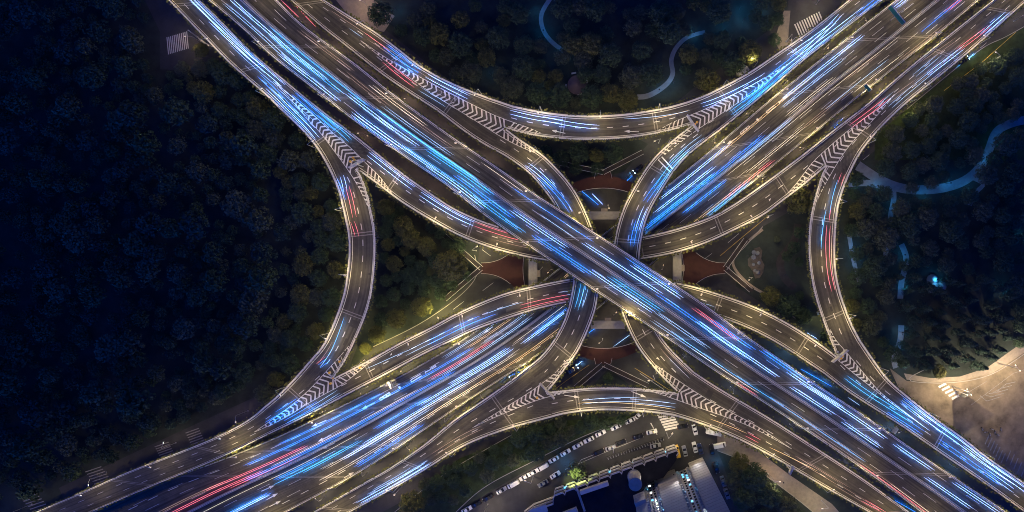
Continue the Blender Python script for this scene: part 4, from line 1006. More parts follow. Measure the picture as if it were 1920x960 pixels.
for x, y, pw, what in [(1874,264,90,'upper right end of the curved park path'),(1812,349,80,'right bend of the curved park path'),(1727,366,80,'middle of the curved park path'),(1600,353,60,'left fork of the park path'),(1640,350,110,'wide junction of the park path'),
  (1775,345,110,'inner side of the curved park path'),(1845,300,90,'rising stretch of the curved park path'),(1672,385,80,'branch path below the junction'),(1598,462,110,'upper piece of the path beside the east loop'),(1602,490,110,'lower piece of the path beside the east loop'),
  (1877,541,90,'far right clearing'),(1750,524,120,'two round domes in the right park'),(1690,478,90,'short slanting path in the right park'),(1690,538,90,'small square clearing in the right park'),(1686,622,100,'triangular path near the plaza'),(1678,655,60,'lower tip of the triangular path'),
  (1012,24,70,'top curved path'),(1020,62,60,'lower bend of the top curved path'),(1058,100,80,'lower end of the top curved path'),(1262,157,110,'S shaped path of the top park'),(1235,172,80,'lower end of the S shaped path'),(1300,66,90,'upper arm of the S shaped path'),
  (1386,18,120,'blue lit court at the top right'),(1392,42,110,'lower corner of the blue lit court'),(1425,25,90,'right corner of the blue lit court'),(1355,50,90,'left corner of the blue lit court'),(920,140,40,'tree clump of the top park'),(1015,165,40,'shrubs left of the pavilion'),
  (745,22,50,'upper left corner of the top park'),(1400,480,8,'lawn bed of the right triangle'),(1470,515,8,'curved footpath of the right triangle'),(1461,862,8,'lower right wedge'),(1465,900,20,'tower side of the pink pavement'),(1345,865,140,'blue lit lane right of the tower'),
  (1052,958,200,'bottom of the parking street'),(1060,868,220,'floodlit tree on the parking street'),(1910,440,50,'far right trees'),(1690,690,60,'green corner by the plaza')]:
    p = W(x, y, 0); t = thing('park_lamp', 'low blue park lamp at the '+what, 'park lamp', (p.x, p.y, .04), 0, 'blue park lamps')
    for d, n in zip(PL, ('post', 'hood', 'globe')):
        o = bpy.data.objects.new(n, d); C.objects.link(o); o.parent = t
    ld = bpy.data.lights.new('bulb', 'POINT'); ld.energy = pw*3.0; ld.color = (.04, .42, 1.0); ld.shadow_soft_size = .2
    o = bpy.data.objects.new('bulb', ld); C.objects.link(o); o.parent = t; o.location = (0, 0, 3.15)
# floodlight in the lone green tree
p = W(1083, 884, 0); t = thing('floodlight', 'small floodlight on a mast lighting the lone yellow green tree', 'floodlight', (p.x-3.0, p.y+3.6, 0), 0)
mb = MB(); mb.tube([(0, 0, 0), (0, 0, 14)], .08, 8, .05); mb.build('mast', M_STEEL, t); mb = MB(); mb.box((.2, -.2, 14), (.5, .4, .3)); mb.build('housing', M_DARK, t)
ld = bpy.data.lights.new('bulb', 'SPOT'); ld.energy = 9000; ld.color = (.85, 1, .3); ld.spot_size = math.radians(70); ld.spot_blend = .5
o = bpy.data.objects.new('bulb', ld); C.objects.link(o); o.parent = t; o.location = (.45, -.5, 13.8); o.rotation_euler = (math.radians(-28), math.radians(-22), 0)
# floodlights added at the foot of the tower to brighten its wall
for k, (x, y) in enumerate(((1212,897),(1258,880),(1300,862))):
    p = W(x, y, 0); t = thing('floodlight', '%s of three added floodlights brightening the grey tower wall' % ['left', 'middle', 'right'][k], 'floodlight', (p.x, p.y+1.5, 11.72 if k < 2 else .05), 0, 'added floodlights of the tower')
    mb = MB(); mb.tube([(0, 0, 0), (0, 0, .5)], .06, 6); mb.build('bracket', M_STEEL, t); mb = MB(); mb.box((0, -.1, .6), (.5, .35, .3)); mb.build('housing', M_DARK, t)
    ld = bpy.data.lights.new('bulb', 'SPOT'); ld.energy = 5500; ld.color = (.9, .85, .85); ld.spot_size = math.radians(120); ld.spot_blend = .8
    o = bpy.data.objects.new('bulb', ld); C.objects.link(o); o.parent = t; o.location = (0, .1, .85); o.rotation_euler = (math.radians(150), 0, math.radians(20))
# high mast lamps of the plaza
for x, y, ang, lab in ((1817,735,-.95,'tall twin headed mast lamp at the bright middle of the sandy plaza'), (1908,690,-.9,'tall twin headed mast lamp at the right edge of the sandy plaza')):
    h = 14; p = W(x, y, h); t = thing('mast_lamp', lab, 'mast lamp', (p.x, p.y, 0), ang, 'mast lamps of the plaza')
    mb = MB(); mb.tube([(0, 0, 0), (0, 0, h)], .2, 10, .1); mb.build('mast', M_STEEL, t)
    mb = MB(); mb.tube([(-1.3, 0, h), (1.3, 0, h)], .06, 6); mb.build('crossbar', M_STEEL, t)
    for s_ in (-1, 1):
        mb = MB(); mb.box((1.4*s_, 0, h), (.7, .5, .2)); hd = mb.build('lamp_head', M_STEEL, t); mb = MB(); mb.box((1.4*s_, 0, h+.13), (.4, .3, .05)); mb.box((1.4*s_, 0, h-.13), (.6, .42, .05)); mb.build('lens', M_HEAD, hd)
        lamp_light(t, 'bulb', (1.4*s_, 0, h-.2), 16000 if (s_ > 0) == (x > 1900) else 1800, (1, .8, .52), 165, .12)
q0 = W(1817, 735, 14); dv = Vector((.5, -.87, 0)); p = q0 + Vector((-1.4*math.cos(-.95), -1.4*math.sin(-.95), 0)) + dv*3.5
t = thing('sign_board', 'dark sign board on a post throwing a big shadow on the sandy plaza', 'sign', (p.x, p.y, 0), math.atan2(dv.y, dv.x)+math.pi/2)
mb = MB(); mb.tube([(0, .3, 0), (0, .3, 11.3)], .16, 8); mb.build('post', M_STEEL, t); mb = MB(); mb.box((0, 0, 9.0), (3.2, .18, 4.8)); pn = mb.build('panel', M_DARK, t); mb = MB(); mb.box((0, -.11, 9.0), (2.9, .03, 4.5)); mb.build('sign_face', M_SIGN, pn)

# ------------------------------------------------------------------ direction signs, crash barrels
def sign(key, x0, y0, x1, y1, label, face, h=3.2, base=5.2, post=True, th=.3):
    r = ROADS[key]; i, _ = locate(key, (x0+x1)/2, (y0+y1)/2); z = r['z'][i]; zt = z+base+h
    a, b = W(x0, y0, zt), W(x1, y1, zt); c = (a+b)/2; w = (b-a).length; rz = math.atan2(b.y-a.y, b.x-a.x)
    t = thing('direction_sign', label, 'sign', (c.x, c.y, z), rz, 'direction signs over the roads')
    mb = MB()
    if post: mb.tube([(0, .35, -.2), (0, .35, base+h-.2)], .22, 8); mb.box((0, .3, base+.5), (w*.8, .14, .14)); mb.box((0, .3, base+h-.6), (w*.8, .14, .14))
    mb.build('post', M_STEEL, t)
    mb = MB(); mb.box((0, 0, base+h/2), (w, th, h)); pn = mb.build('panel', M_SIGNBK, t)
    mb = MB(); mb.box((0, -th/2-.01, base+h/2), (w-.2, .012, h-.2)); mb.build('sign_face', face, pn)
    if w > 4:                   # small lamps added behind the big signs to brighten their pale backs
        mb = MB(); mb.tube([(0, .15, base+h), (0, 2.4, base+h+.9)], .05, 6); mb.box((0, 2.5, base+h+.9), (.5, .3, .14)); sl = mb.build('added_sign_lamp', M_STEEL, t)
        lamp_light(sl, 'bulb', (0, 2.5, base+h+.8), 420, WARM, 165, .1)
for a in [('CL',680,297,652,314,'big pale overhead sign at the upper left gore beside yellow barrels',M_SIGN),('SEU',1563,680,1592,657,'big pale overhead sign at the lower right gore',M_SIGN),('CN',1311,245,1289,214,'big pale overhead sign at the top gore beside a yellow barrel',M_SIGN),
          ('SWL',1011,720,1039,749,'long pale overhead sign at the bottom left gore',M_SIGN),('M2',1625,157,1635,168,'teal sign on the lower edge of the upper right motorway',M_SIGN),('M2',727,716,733,729,'teal sign on the upper edge of the lower left motorway',M_SIGN),
          ('M2',1671,9,1698,42,'long teal gantry sign reaching over the motorway at the top right',M_SIGN),('SEL',1482,891,1489,876,'narrow white and blue sign outside the lower right carriageway',M_SIGNB),('SEU',1678,814,1685,804,'small blue sign between the lower right carriageways',M_SIGNB)]: sign(*a)
def make_barrel():
    a, b = MB(), MB(); a.cyl((0, 0, 0), .48, 1.0, 14, .42); a.cyl((0, 0, 1.0), .36, .12, 14, .3); b.cyl((0, 0, .45), .50, .22, 14, .48)
    return a.mesh('drum', M_YEL), b.mesh('band', M_PARA)
BA = make_barrel()
for key, x, y, lab in [('CL',662,296,'upper right yellow barrel of the cluster at the upper left gore'),('CL',657,303,'lower left yellow barrel of the cluster at the upper left gore'),('CL',665,300,'innermost yellow barrel of the cluster at the upper left gore'),('CN',1307,229,'yellow barrel right beside the big sign at the top gore'),
   ('CN',1303,233,'yellow barrel nearest the nose of the top gore'),('SEU',1577,672,'yellow barrel under the sign at the lower right gore'),('SEU',1580,667,'yellow barrel just above the sign at the lower right gore'),('WL',637,678,'yellow barrel highest on the striped edge of the west loop'),('WL',618,699,'yellow barrel lower on the striped edge of the west loop'),
   ('SWU',620,719,'yellow barrel in the middle of the lower left chevrons'),('CB',675,689,'yellow barrel on the striped edge of the arching ramp'),('SWU',625,709,'yellow barrel at the nose of the lower left gore'),('SWL',1007,746,'yellow barrel on the chevrons of the bottom left gore')]:
    r = ROADS[key]; i, _ = locate(key, x, y); p = W(x, y, r['z'][i]+.5); t = thing('crash_barrel', lab, 'crash barrel', (p.x, p.y, r['z'][i]+.01), 0, 'yellow crash barrels at the gores')
    for d, n in zip(BA, ('drum', 'band')): o = bpy.data.objects.new(n, d); C.objects.link(o); o.parent = t

# ------------------------------------------------------------------ red ring footbridge
zf_ = 5.5
t = thing('footbridge', 'red brown ring footbridge with four forked stairs under the crossing', 'footbridge', local=False)
cx, cy = 1131, 503
mb = MB(); gd = MB(); rail = MB(); n = 96; RI, RO = [], []
for k in range(n+1):
    a = 2*math.pi*k/n; e = abs(math.cos(2*a))**6
    RI.append((cx+(150)*math.cos(a), cy+150*math.sin(a))); RO.append((cx+(168+6*e)*math.cos(a), cy+(168+6*e)*math.sin(a)))
def slab(mbx, L, R, z, th=.5):
    for i in range(len(L)-1):
        a, b, c, d = W(*L[i], z), W(*L[i+1], z), W(*R[i+1], z), W(*R[i], z)
        mbx.quad(a, b, c, d); mbx.quad(*[p-UP*th for p in (d, c, b, a)]); mbx.quad(a-UP*th, b-UP*th, b, a); mbx.quad(d, c, c-UP*th, d-UP*th)
slab(mb, RI, RO, zf_)
def railing(pts, z, zz=None):
    P = [W(x, y, z) + UP*(0 if zz is None else zz[i]-z) for i, (x, y) in enumerate(pts)]
    rail.tube([p+UP*1.1 for p in P], .07); rail.tube([p+UP*.55 for p in P], .04)
    for p in P: rail.tube([p, p+UP*1.1], .05)
railing(RI, zf_)
stairs = []
for ang, st in ((math.pi, [(855,465,828,440),(852,545,830,562)]), (-math.pi/2, [(1060,314,1035,300),(1186,298,1206,282)]), (0, [(1395,455,1402,448),(1402,535,1412,545)]), (math.pi/2, [(1092,718,1078,730),(1208,720,1216,726)])):
    dx, dy = math.cos(ang), math.sin(ang); nx, ny = -dy, dx
    Lp, Rp = [], []
    for q in range(9):          # flaring web from the ring to the fork
        tt = q/8; rr = 166+tt*62; hw = 10+26*(1-tt)**2.4
        Lp.append((cx+dx*rr+nx*hw, cy+dy*rr+ny*hw)); Rp.append((cx+dx*rr-nx*hw, cy+dy*rr-ny*hw))
    if abs(dy) > .5:            # the upper and lower forks are short
        Lp = [(cx+nx*(17-3*q/6), cy+dy*(166+q*2.2)) for q in range(7)]; Rp = [(cx-nx*(17-3*q/6), cy+dy*(166+q*2.2)) for q in range(7)]
    slab(mb, Lp, Rp, zf_-.006); railing(Lp[1:], zf_); railing(Rp[1:], zf_)
    fk = ((Lp[-1][0]+Rp[-1][0])/2, (Lp[-1][1]+Rp[-1][1])/2)
    for (ax, ay, bx, by) in st: stairs.append((fk, (ax, ay), (bx, by)))
mb.build('deck', M_RED, t); rail.build('railing', M_PARA, t)
for fk, m_, e_ in stairs:
    sm, rail = MB(), MB(); A = np.array(fk, float); B = np.array(e_, float); d = B-A; d /= np.linalg.norm(d); nn = np.array([-d[1], d[0]])*4.2
    ns = 26
    for q in range(ns):
        a = A+(B-A)*q/ns; b = A+(B-A)*(q+1)/ns; z = zf_-.02-q*(zf_-.2)/ns
        slab(sm, [tuple(a+nn), tuple(b+nn)], [tuple(a-nn), tuple(b-nn)], z, .35)
    so = sm.build('stair', M_SOIL, t)
    for s_ in (-1, 1):
        pts = [tuple(A+(B-A)*q/10+nn*s_) for q in range(11)]; railing(pts, zf_, [zf_-q*(zf_-.3)/10 for q in range(11)])
    rail.build('handrail', M_PARA, so)
for k in range(12):
    a = math.pi*(k+.5)/6; p = W(cx+159*math.cos(a), cy+159*math.sin(a), 0); pm = MB(); pm.cyl((p.x, p.y, 0), .4, zf_-.55, 12); pm.build('pier', M_CONC, t)

# ------------------------------------------------------------------ concrete portal frames at the centre
for (x0, y0, x1, y1, wv, lab) in [(1098,404,1168,404,15,'tan concrete portal beam across the top of the central opening'),(1108,609,1172,609,15,'tan concrete portal beam across the bottom of the central opening'),
                                  (999,478,999,548,16,'concrete portal beam left of the crossing beside the red footbridge'),(1270,470,1270,535,16,'concrete portal beam right of the crossing beside the red footbridge')]:
    z = 11.5; a, b = W(x0, y0, z), W(x1, y1, z); c = (a+b)/2; rz = math.atan2(b.y-a.y, b.x-a.x); ln = (b-a).length
    t = thing('portal_frame', lab, 'portal frame', (c.x, c.y, 0), rz, 'concrete portal frames of the crossing')
    mb = MB(); mb.box((0, 0, z-.9), (ln, wv*sc(z), 1.8)); bm = mb.build('beam', M_CONC, t)
    mb = MB(); mb.box((0, 0, z+.12), (ln*.96, .5, .24)); mb.box((0, wv*sc(z)*.36, z+.1), (ln*.96, .3, .2)); mb.box((0, -wv*sc(z)*.36, z+.1), (ln*.96, .3, .2)); mb.build('beam_ridge', M_CONC, bm)
    mb = MB(); mb.box((0, wv*sc(z)*.62, z-.8), (2.6, 1.6, 1.5)); mb.build('bracket', M_PAVE, t)
    for s_ in (-1, 1):
        mb = MB(); mb.box((s_*(ln/2-1.2), 0, (z-1.8)/2), (1.6, 1.8, z-1.8)); mb.build('pier', M_CONC, t)

# ------------------------------------------------------------------ cars
PAINTS = {'white': mat('car_white', (.75, .75, .74), .35), 'silver': mat('car_silver', (.42, .43, .44), .3, metal=.5), 'black': mat('car_black', (.015, .016, .018), .25), 'blue': mat('car_blue', (.02, .04, .12), .3),
          'yellow': mat('car_yellow', (.75, .45, .04), .4), 'grey': mat('car_grey', (.18, .2, .21), .35)}
M_HL = mat('headlight_off', (.7, .7, .72), .2); M_TL = mat('tail_light_off', (.35, .02, .02), .3)
M_HLON = mat('headlight_on', (.8, .85, 1), .3, emit=((.55, .75, 1), 25))
def loft(secs, top):            # body from cross-sections (x, half width, z bottom, z top)
    mb = MB(); rings = []
    for x, hw, zb, zt in secs: rings.append([Vector((x, -hw, zb)), Vector((x, -hw, zb+(zt-zb)*.6)), Vector((x, -hw*top, zt)), Vector((x, hw*top, zt)), Vector((x, hw, zb+(zt-zb)*.6)), Vector((x, hw, zb))])
    for r0, r1 in zip(rings, rings[1:]):
        for k in range(6): l = (k+1) % 6; mb.quad(r0[k], r0[l], r1[l], r1[k])
    mb.poly(rings[0][::-1]); mb.poly(rings[-1]); return mb
def car_parts(kind):
    out = []
    if kind == 'sedan':
        out.append(('body', loft([(-2.3,.70,.35,.72),(-2.2,.86,.28,.92),(-1.5,.9,.25,.98),(-1.1,.9,.25,.97),(.9,.9,.25,.95),(1.3,.9,.25,.92),(2.1,.84,.27,.78),(2.3,.66,.33,.62)], .9), 'paint'))
        out.append(('glasshouse', loft([(-1.65,.68,.93,.97),(-1.1,.74,.93,1.34),(.25,.75,.93,1.36),(1.05,.7,.92,.96)], .84), M_GLASS))
        out.append(('roof', loft([(-1.02,.6,1.335,1.40),(-.6,.64,1.345,1.45),(0,.64,1.345,1.45),(.22,.6,1.34,1.40)], .92), 'paint'))
    elif kind == 'van':
        out.append(('body', loft([(-2.6,.9,.35,2.0),(-2.5,.94,.3,2.1),(1.2,.94,.3,2.1),(1.75,.93,.3,1.55),(2.4,.88,.32,1.15),(2.55,.78,.36,.8)], .93), 'paint'))
        out.append(('windscreen', loft([(1.22,.8,1.3,2.11),(1.5,.82,1.25,1.86),(1.78,.82,1.2,1.56)], .98), M_GLASS))
        out.append(('roof', loft([(-2.3,.8,2.09,2.13),(-2.2,.82,2.09,2.17),(.9,.82,2.09,2.17),(1.0,.8,2.09,2.13)], .95), 'paint'))
    else:                       # bus
        out.append(('body', loft([(-3.4,1.05,.4,2.5),(-3.3,1.1,.35,2.7),(2.9,1.1,.35,2.7),(3.3,1.08,.35,2.3),(3.4,1.0,.4,1.2)], .94), 'paint'))
        out.append(('windscreen', loft([(2.92,.95,1.4,2.71),(3.15,.97,1.4,2.5),(3.36,.97,1.3,2.2)], .98), M_GLASS))
        for x in (-2, 0, 1.8): out.append(('roof_hatch', loft([(x-.5,.55,2.69,2.78),(x-.4,.6,2.69,2.84),(x+.4,.6,2.69,2.84),(x+.5,.55,2.69,2.78)], .9), M_SIGNBK))
    L = {'sedan': 2.3, 'van': 2.55, 'bus': 3.4}[kind]; hw = {'sedan': .86, 'van': .9, 'bus': 1.06}[kind]
    for x in (-L*.6, L*.6):
        for s_ in (-1, 1):
            w = MB(); w.tube([(x, s_*hw-.1, .32), (x, s_*hw+.1, .32)], .32, 12); out.append(('wheel', w, M_TYRE))
    for s_ in (-1, 1):
        h = MB(); h.box((L-.14, s_*hw*.72, .66), (.24, .34, .16)); out.append(('headlight', h, M_HL))
        h = MB(); h.box((-L+.07, s_*hw*.74, .76), (.18, .3, .16)); out.append(('tail_light', h, M_TL))
    return [(n, m.mesh(n, M_TYRE if q == 'paint' else q), q) for n, m, q in out]
CARS = {k: car_parts(k) for k in ('sedan', 'van', 'bus')}
def put_car(kind, col, x, y, dx, dy, label, name='parked_car', lit=False, group='parked cars', z0=.05):
    p = W(x, y, 1.0); rz = math.atan2(-dy, dx)
    t = thing(name, label, 'van' if kind == 'van' else ('minibus' if kind == 'bus' else 'car'), (p.x, p.y, z0), rz, group)
    for n, me, q in CARS[kind]:
        o = bpy.data.objects.new(n, me); C.objects.link(o); o.parent = t
        if q == 'paint' or (lit and n == 'headlight'):
            o.material_slots[0].link = 'OBJECT'; o.material_slots[0].material = PAINTS[col] if q == 'paint' else M_HLON
    if lit:
        for s_ in (-1, 1):
            ld = bpy.data.lights.new('bulb', 'SPOT'); ld.energy = 900; ld.color = (.2, .5, 1); ld.spot_size = math.radians(60); ld.spot_blend = .6; ld.shadow_soft_size = .08
            o = bpy.data.objects.new('bulb', ld); C.objects.link(o); o.parent = t; o.location = (2.42, .6*s_, .68); o.rotation_euler = (0, math.radians(-80), 0)
    return t
row = [('sedan','white',875,956),('sedan','black',893,946),('sedan','black',915,934),('sedan','silver',940,920),('sedan','white',983,895),('van','white',962,908),('van','white',1017,876),('sedan','white',1000,886),('sedan','white',1038,862),('sedan','white',1060,849),
       ('sedan','white',1083,836),('sedan','white',1104,825),('sedan','white',1126,813),('sedan','white',1155,801),('sedan','white',1181,789),('sedan','white',1199,777)]
row.sort(key=lambda q: q[2])
for k, (kd, col, x, y) in enumerate(row):
    a = (25, -14) if x < 1100 else ((25, -12) if x < 1190 else (16, -16))
    s_ = -1 if k % 3 else 1
    put_car(kd, col, x, y, a[0]*s_, a[1]*s_, '%s %s parked %s from the left in the kerbside row below the bottom trees' % (col, 'van' if kd == 'van' else 'car', nth(k)), 'parked_van' if kd == 'van' else 'parked_car')
for kd, col, x, y, dx, dy, lab in [('sedan','white',1222,810,24,-6,'white car at the right end of the middle row near the zebra crossing'),('sedan','black',1196,819,24,-6,'black car just left of the white one by the zebra'),('sedan','black',1164,830,24,-10,'black car between two others in the middle row of the parking street'),
   ('sedan','silver',1145,840,22,-7,'pale boxy car in the middle row of the parking street'),('sedan','black',1123,848,24,-9,'black car at the left end of the middle row'),('sedan','white',1041,891,22,-14,'white car left of the floodlit tree'),('sedan','grey',1018,907,-22,13,'grey car with pale bonnet left of the floodlit tree'),
   ('sedan','silver',1229,836,24,-5,'silver car driving below the middle row towards the zebra'),('sedan','black',1280,800,24,-4,'black car just right of the zebra crossing'),('sedan','white',1303,806,6,24,'white car standing crosswise right of the black one'),('bus','white',1339,810,24,5,'white minibus beside the end of the south ramp'),
   ('van','yellow',1270,846,-6,-24,'yellow van parked nose in above the tower'),('sedan','silver',1284,846,-6,-24,'silver car parked beside the yellow van'),('sedan','white',1303,839,-6,-24,'white car parked nose out two bays right of the yellow van'),('sedan','blue',1313,842,-6,-24,'dark blue car right of the white one by the tower'),
   ('sedan','black',1335,843,-4,-24,'dark car beside the white pickup right of the tower'),('van','white',1350,835,24,-5,'small white van at the corner of the pink pavement'),('sedan','grey',1356,903,8,24,'upper grey car in the lane right of the tower'),('sedan','grey',1363,926,8,24,'lower grey car in the lane right of the tower'),
   ('sedan','black',1343,877,8,24,'black car at the wall in the blue lit lane')]:
    put_car(kd, col, x, y, dx, dy, lab, {'van': 'parked_van', 'bus': 'minibus', 'sedan': 'parked_car'}[kd], False, 'cars of the parking street')
put_car('sedan','black',1197,316,-22,17,'dark car with lit headlights under the right bending ramp at the top','car',True,'cars in the street below')
put_car('sedan','black',1808,113,22,-15,'dark car with blue headlights in the upper right street','car',True,'cars in the street below')
put_car('sedan','grey',1074,693,24,-17,'car with bright headlights beside the lower red footbridge','car',True,'cars in the street below')
put_car('sedan','grey',965,706,-26,10,'car with headlights on the street below the lower motorway','car',True,'cars in the street below')
# scooters
a, b, c, d = MB(), MB(), MB(), MB()
a.box((0, 0, .5), (1.1, .3, .25)); a.box((.55, 0, .75), (.16, .36, .6)); b.box((-.2, 0, .78), (.75, .3, .14)); c.tube([(.6, -.36, 1.08), (.6, .36, 1.08)], .035, 6)
sc_me = [(n, m.mesh(n, q)) for n, m, q in (('body', a, M_DARK), ('seat', b, PAINTS['silver']), ('handlebar', c, M_STEEL))]
for x in (-.6, .68):
    d = MB(); d.tube([(x, -.06, .26), (x, .06, .26)], .26, 10); sc_me.append(('wheel', d.mesh('wheel', M_TYRE)))
def put_scooter(x, y, rz, lab, group):
    p = W(x, y, .5); t = thing('scooter', lab, 'scooter', (p.x, p.y, .03), rz, group)
    for n, me in sc_me: o = bpy.data.objects.new(n, me); C.objects.link(o); o.parent = t
for k in range(22):
    q = k/21; put_scooter(1140+q*104, 859-q*36, 1.9+rng.uniform(-.15, .15), 'dark scooter, %s from the left in the long row of the parking street' % nth(k), 'scooters of the parking street')
for k in range(14):
    q = k/13; put_scooter(1150+q*100, 874-q*33, 1.9+rng.uniform(-.15, .15), 'scooter, %s from the left in the row along the low block' % nth(k), 'scooters along the low block')
for k in range(7):
    put_scooter(1842+k*6+rng.uniform(-2, 2), 805+(k % 3)*5, rng.uniform(0, 3), 'scooter, %s from the left in the big shadow on the plaza' % nth(k), 'scooters on the plaza')
for k, (x, y) in enumerate(((1184,328),(1176,336))): put_scooter(x, y, 2.5, ('right' if k == 0 else 'left')+' one of two scooters by the upper red footbridge', 'scooters by the footbridge')

# ------------------------------------------------------------------ buildings
M_PANEL = mat('panel_wall', (.55, .51, .47), .7, noise=.12, nscale=.8); M_WIN = mat('window_dark', (.02, .025, .03), .2)
M_ROOF = mat('roof_membrane', (.02, .021, .026), .9, spec=.05, noise=.25, nscale=.4); M_LITW = mat('window_lit', (.1, .3, .5), .4, emit=((.15, .6, 1), 2.0)); M_LITB = mat('window_bright', (.5, .6, .8), .4, emit=((.8, .9, 1), 4.0))
t = thing('tower_block', 'tall grey apartment tower with window columns at the bottom edge', 'building', local=False)
p0, p1 = W(1186, 914, 0), W(1318, 859, 0); d = p1-p0; ln = d.length; d.normalize(); nn = Vector((d.y, -d.x, 0)); nn = nn if nn.y > 0 else -nn; HT = 76
fr = lambda s_, o, z: p0+d*(s_*ln)+nn*o+UP*z
wl = MB()
def blk(s0, s1, o0, o1, z0, z1, mbx): mbx.prism([fr(s0, o0, 0), fr(s1, o0, 0), fr(s1, o1, 0), fr(s0, o1, 0)], z0, z1)
blk(.0, 1.0, -14, -1.2, 0, HT, wl)
wl.build('wall', M_PANEL, t)
PAN = [(0, .15, 22), (.34, .6, HT), (.79, 1.0, HT)]; WINB = [(.15, .34), (.6, .79)]
for s0, s1, h in PAN:
    m = MB(); blk(s0+.002, s1-.002, -1.19, .5, 0, h-.3, m); po = m.build('facade_panel', M_PANEL, t)
    g = MB()
    for z in np.arange(2, h-2, 3.0): blk(s0+.004, s1-.004, .5, .545, z, z+.14, g)
    g.build('floor_groove', M_CONC, po)
rgw = random.Random(4); lit = MB(); litb = MB(); wm = MB(); fm = MB(); acs = []; cnt = 0
for s0, s1 in WINB:
    for zi, z in enumerate(np.arange(2.6, HT-3, 3.0)):
        for q in range(4):
            a = s0+(s1-s0)*(q+.22)/4; b = s0+(s1-s0)*(q+.72)/4
            m = rgw.random(); tgt = lit if m < .10 else (litb if m < .13 else wm)
            if tgt is wm: blk(a, b, -1.19, -1.10, z, z+1.5, tgt)
            blk(a-.004, b+.004, -1.19, -1.04, z-.14, z-.02, fm)
            if q in (0, 3): acs.append(((a+.009), z-.6))
            if tgt is not wm:
                lw = MB(); blk(a, b, -1.19, -1.10, z, z+1.5, lw); lw.build('lit_window', M_LITW if tgt is lit else M_LITB, t); continue
wo_ = wm.build('window_column', M_WIN, t); fm.build('sill', M_CONC, wo_); acm = MB(); acm.box((0, 0, 0), (.9, .8, .6), math.atan2(d.y, d.x)); acme = acm.mesh('air_conditioner', M_SIGNBK)
for s_, z in acs: o = bpy.data.objects.new('air_conditioner', acme); C.objects.link(o); o.parent = t; o.location = fr(s_, -.75, z)
m = MB(); blk(-.01, 1.01, -14.2, .7, HT+.004, HT+1.0, m); m.build('roof', M_CONC, t)
# low block with folded balcony bands
t = thing('apartment_block', 'low dark roofed block with folded pale balcony bands along the parking street', 'building', local=False)
front = [(985,952),(1003,938)]
x, y = 1003, 938
front += [(1040,925),(1040,918)]
x, y = 1042, 910
while x < 1250:
    front += [(x, y), (x+15, y-5.5), (x+19, y-1.5)]; x += 20.5; y -= 7.6
front += [(1262, 838)]
def foot(off): return [(a+off*.35, b+off) for a, b in front]
back = [(1262,850),(1240,880),(1215,888),(1195,915),(1205,985),(1180,1060),(1000,1060)]
for z, off in ((4.2, 0), (8.0, .8), (11.8, 1.6)):
    L = foot(off); R = foot(off+2.4); m = MB(); slab(m, [tuple(q) for q in L], [tuple(q) for q in R], z, .7)
    # keep plan scale at street level so that the bands stack truly upright
    k = H/(H-z); m.v = [(v[0]*k, v[1]*k, v[2]) for v in m.v]
    m.build('balcony_band', M_PANEL, t)
m = MB(); pl = [W(a, b, 0) for a, b in foot(3.0)+back]; m.prism(pl, 0, 11.2); m.build('wall', M_WIN, t)
m = MB(); pl = [W(a, b, 0) for a, b in foot(4.6)+back]; m.prism(pl, 11.204, 11.7); rf = m.build('roof', M_ROOF, t)
def beam(x0, y0, x1, y1, z, w, h, name, mm, par):
    a, b = W(x0, y0, 0), W(x1, y1, 0); mbx = MB(); c = (a+b)/2; mbx.box((c.x, c.y, z+h/2), ((b-a).length, w, h), math.atan2(b.y-a.y, b.x-a.x)); return mbx.build(name, mm, par)
beam(1082,894,1098,940,11.71,.8,.7,'roof_kerb',M_CONC,rf); beam(1090,905,1140,888,11.71,1.6,2.4,'roof_pergola',M_PANEL,rf); beam(1000,944,1030,934,11.71,2.8,.6,'roof_canopy',M_PANEL,rf); beam(1060,948,1085,938,11.71,3,2.0,'plant_room',M_PANEL,rf)
for x0, y0, x1, y1 in ((1058,909,1066,906),(1140,880,1150,876),(1186,862,1193,859),(1238,845,1247,842)): beam(x0, y0, x1, y1, 4.25, .5, .5, 'lit_window', M_LITW, t)
p = W(1187, 877, 0); t = thing('stair_tower', 'round grey stair tower with a dark collar between low block and tall tower', 'stair tower', (p.x, p.y, 11.7))
m = MB(); m.cyl((0, 0, .01), 2.5, 11, 24, 2.45); m.build('wall', M_PANEL, t)
m = MB(); m.cyl((0, 0, .5), 2.75, .9, 24); m.build('collar', M_CONC, t); m = MB(); m.cyl((0, 0, 11.02), 2.6, .4, 24); m.build('roof', M_CONC, t)
# pavilion with benches, kiosk, domes, rock garden
p = W(1082, 158, 4); t = thing('pavilion', 'round dark roofed pavilion between four pale benches in the top park', 'pavilion', (p.x, p.y, 0))
m = MB(); m.cyl((0, 0, 3.0), 4.0, 1.5, 28, .3); m.build('roof', mat('pavilion_tile', (.14, .1, .09), .8, noise=.2), t)
for k in range(6): m = MB(); m.cyl((3.2*math.cos(k*1.047), 3.2*math.sin(k*1.047), 0), .14, 3.05, 10); m.build('column', M_CONC, t)
for x, y, a, lab in ((1076,138,.2,'pale bench above the round pavilion'),(1101,152,1.4,'pale bench right of the round pavilion'),(1061,163,1.4,'pale bench left of the round pavilion'),(1087,177,.2,'pale bench below the round pavilion')):
    p = W(x, y, 0); t = thing('park_bench', lab, 'bench', (p.x, p.y, 0), a, 'benches round the pavilion')
    m = MB(); m.box((0, 0, .45), (2.0, .5, .08)); m.build('seat', M_PARA, t); m = MB(); m.box((0, .28, .7), (2.0, .06, .4)); m.build('backrest', M_PARA, t)
    for s_ in (-1, 1): m = MB(); m.box((.8*s_, 0, .2), (.1, .45, .4)); m.build('leg', M_CONC, t)
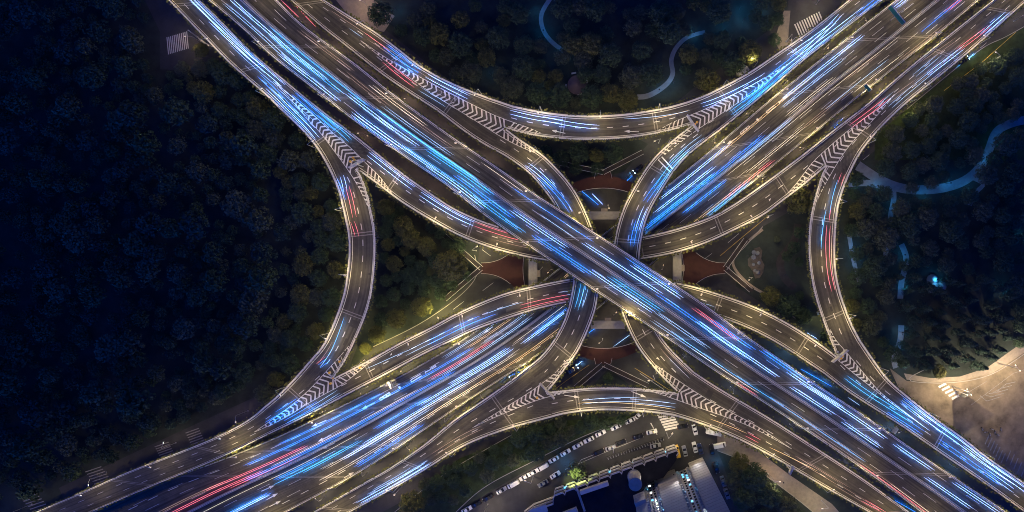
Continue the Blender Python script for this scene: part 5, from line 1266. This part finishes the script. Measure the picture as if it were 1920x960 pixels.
p = W(1392, 134, 2); t = thing('kiosk', 'small tan kiosk with pitched roof above the top right ramp', 'kiosk', (p.x, p.y, 0), .9)
m = MB(); m.box((0, 0, 1.3), (4.2, 2.8, 2.6)); m.build('wall', M_PAVE, t)
m = MB(); m.quad((-2.4,-1.8,2.5),(2.4,-1.8,2.5),(2.4,0,3.7),(-2.4,0,3.7)); m.quad((2.4,1.8,2.5),(-2.4,1.8,2.5),(-2.4,0,3.7),(2.4,0,3.7)); m.tri((-2.4,1.8,2.5),(-2.4,-1.8,2.5),(-2.4,0,3.7)); m.tri((2.4,-1.8,2.5),(2.4,1.8,2.5),(2.4,0,3.7)); m.build('roof', M_PANEL, t)
m = MB(); m.box((0, -1.43, 1.0), (.9, .06, 2.0)); m.build('door', M_DARK, t)
for x, y, rr, lab in ((1750,525,2.4,'upper pale dome beside a blue lamp in the right park'),(1750,538,2.6,'lower dark dome beside a blue lamp in the right park'),(1766,537,2.2,'right hand dark dome in the right park')):
    p = W(x, y, 1); m = MB()
    for k in range(6):
        a0, a1 = k*math.pi/12, (k+1)*math.pi/12
        for q in range(20):
            b0, b1 = q*math.pi/10, (q+1)*math.pi/10
            f = lambda a, b: (p.x+rr*math.cos(a)*math.cos(b), p.y+rr*math.cos(a)*math.sin(b), rr*math.sin(a))
            m.quad(f(a0, b0), f(a0, b1), f(a1, b1), f(a1, b0))
    tag(m.build('garden_dome', M_CONC, smooth=True), lab, 'dome', 'domes in the right park')
M_BED = mat('rock_bed', (.095, .08, .065), .9, noise=.5, nscale=.6)
t = thing('rock_garden', 'pale kidney shaped rock garden on the lawn of the right triangle', 'rock garden', local=False)
m = MB(); m.prism([W(x, y, 0) for x, y in [(1424,463),(1429,470),(1427,485),(1433,497),(1431,510),(1424,521),(1416,522),(1411,508),(1403,498),(1402,486),(1410,478),(1414,466)]], .02, .35); m.build('bed', M_BED, t)
rgk = random.Random(3)
for k in range(9):
    p = W(1417+rgk.uniform(-9, 9), 494+rgk.uniform(-22, 22), 0); m = MB(); m.cyl((p.x, p.y, .3), rgk.uniform(.5, 1.1), rgk.uniform(.4, 1.1), 7, .3); m.build('rock', M_PATH, t)
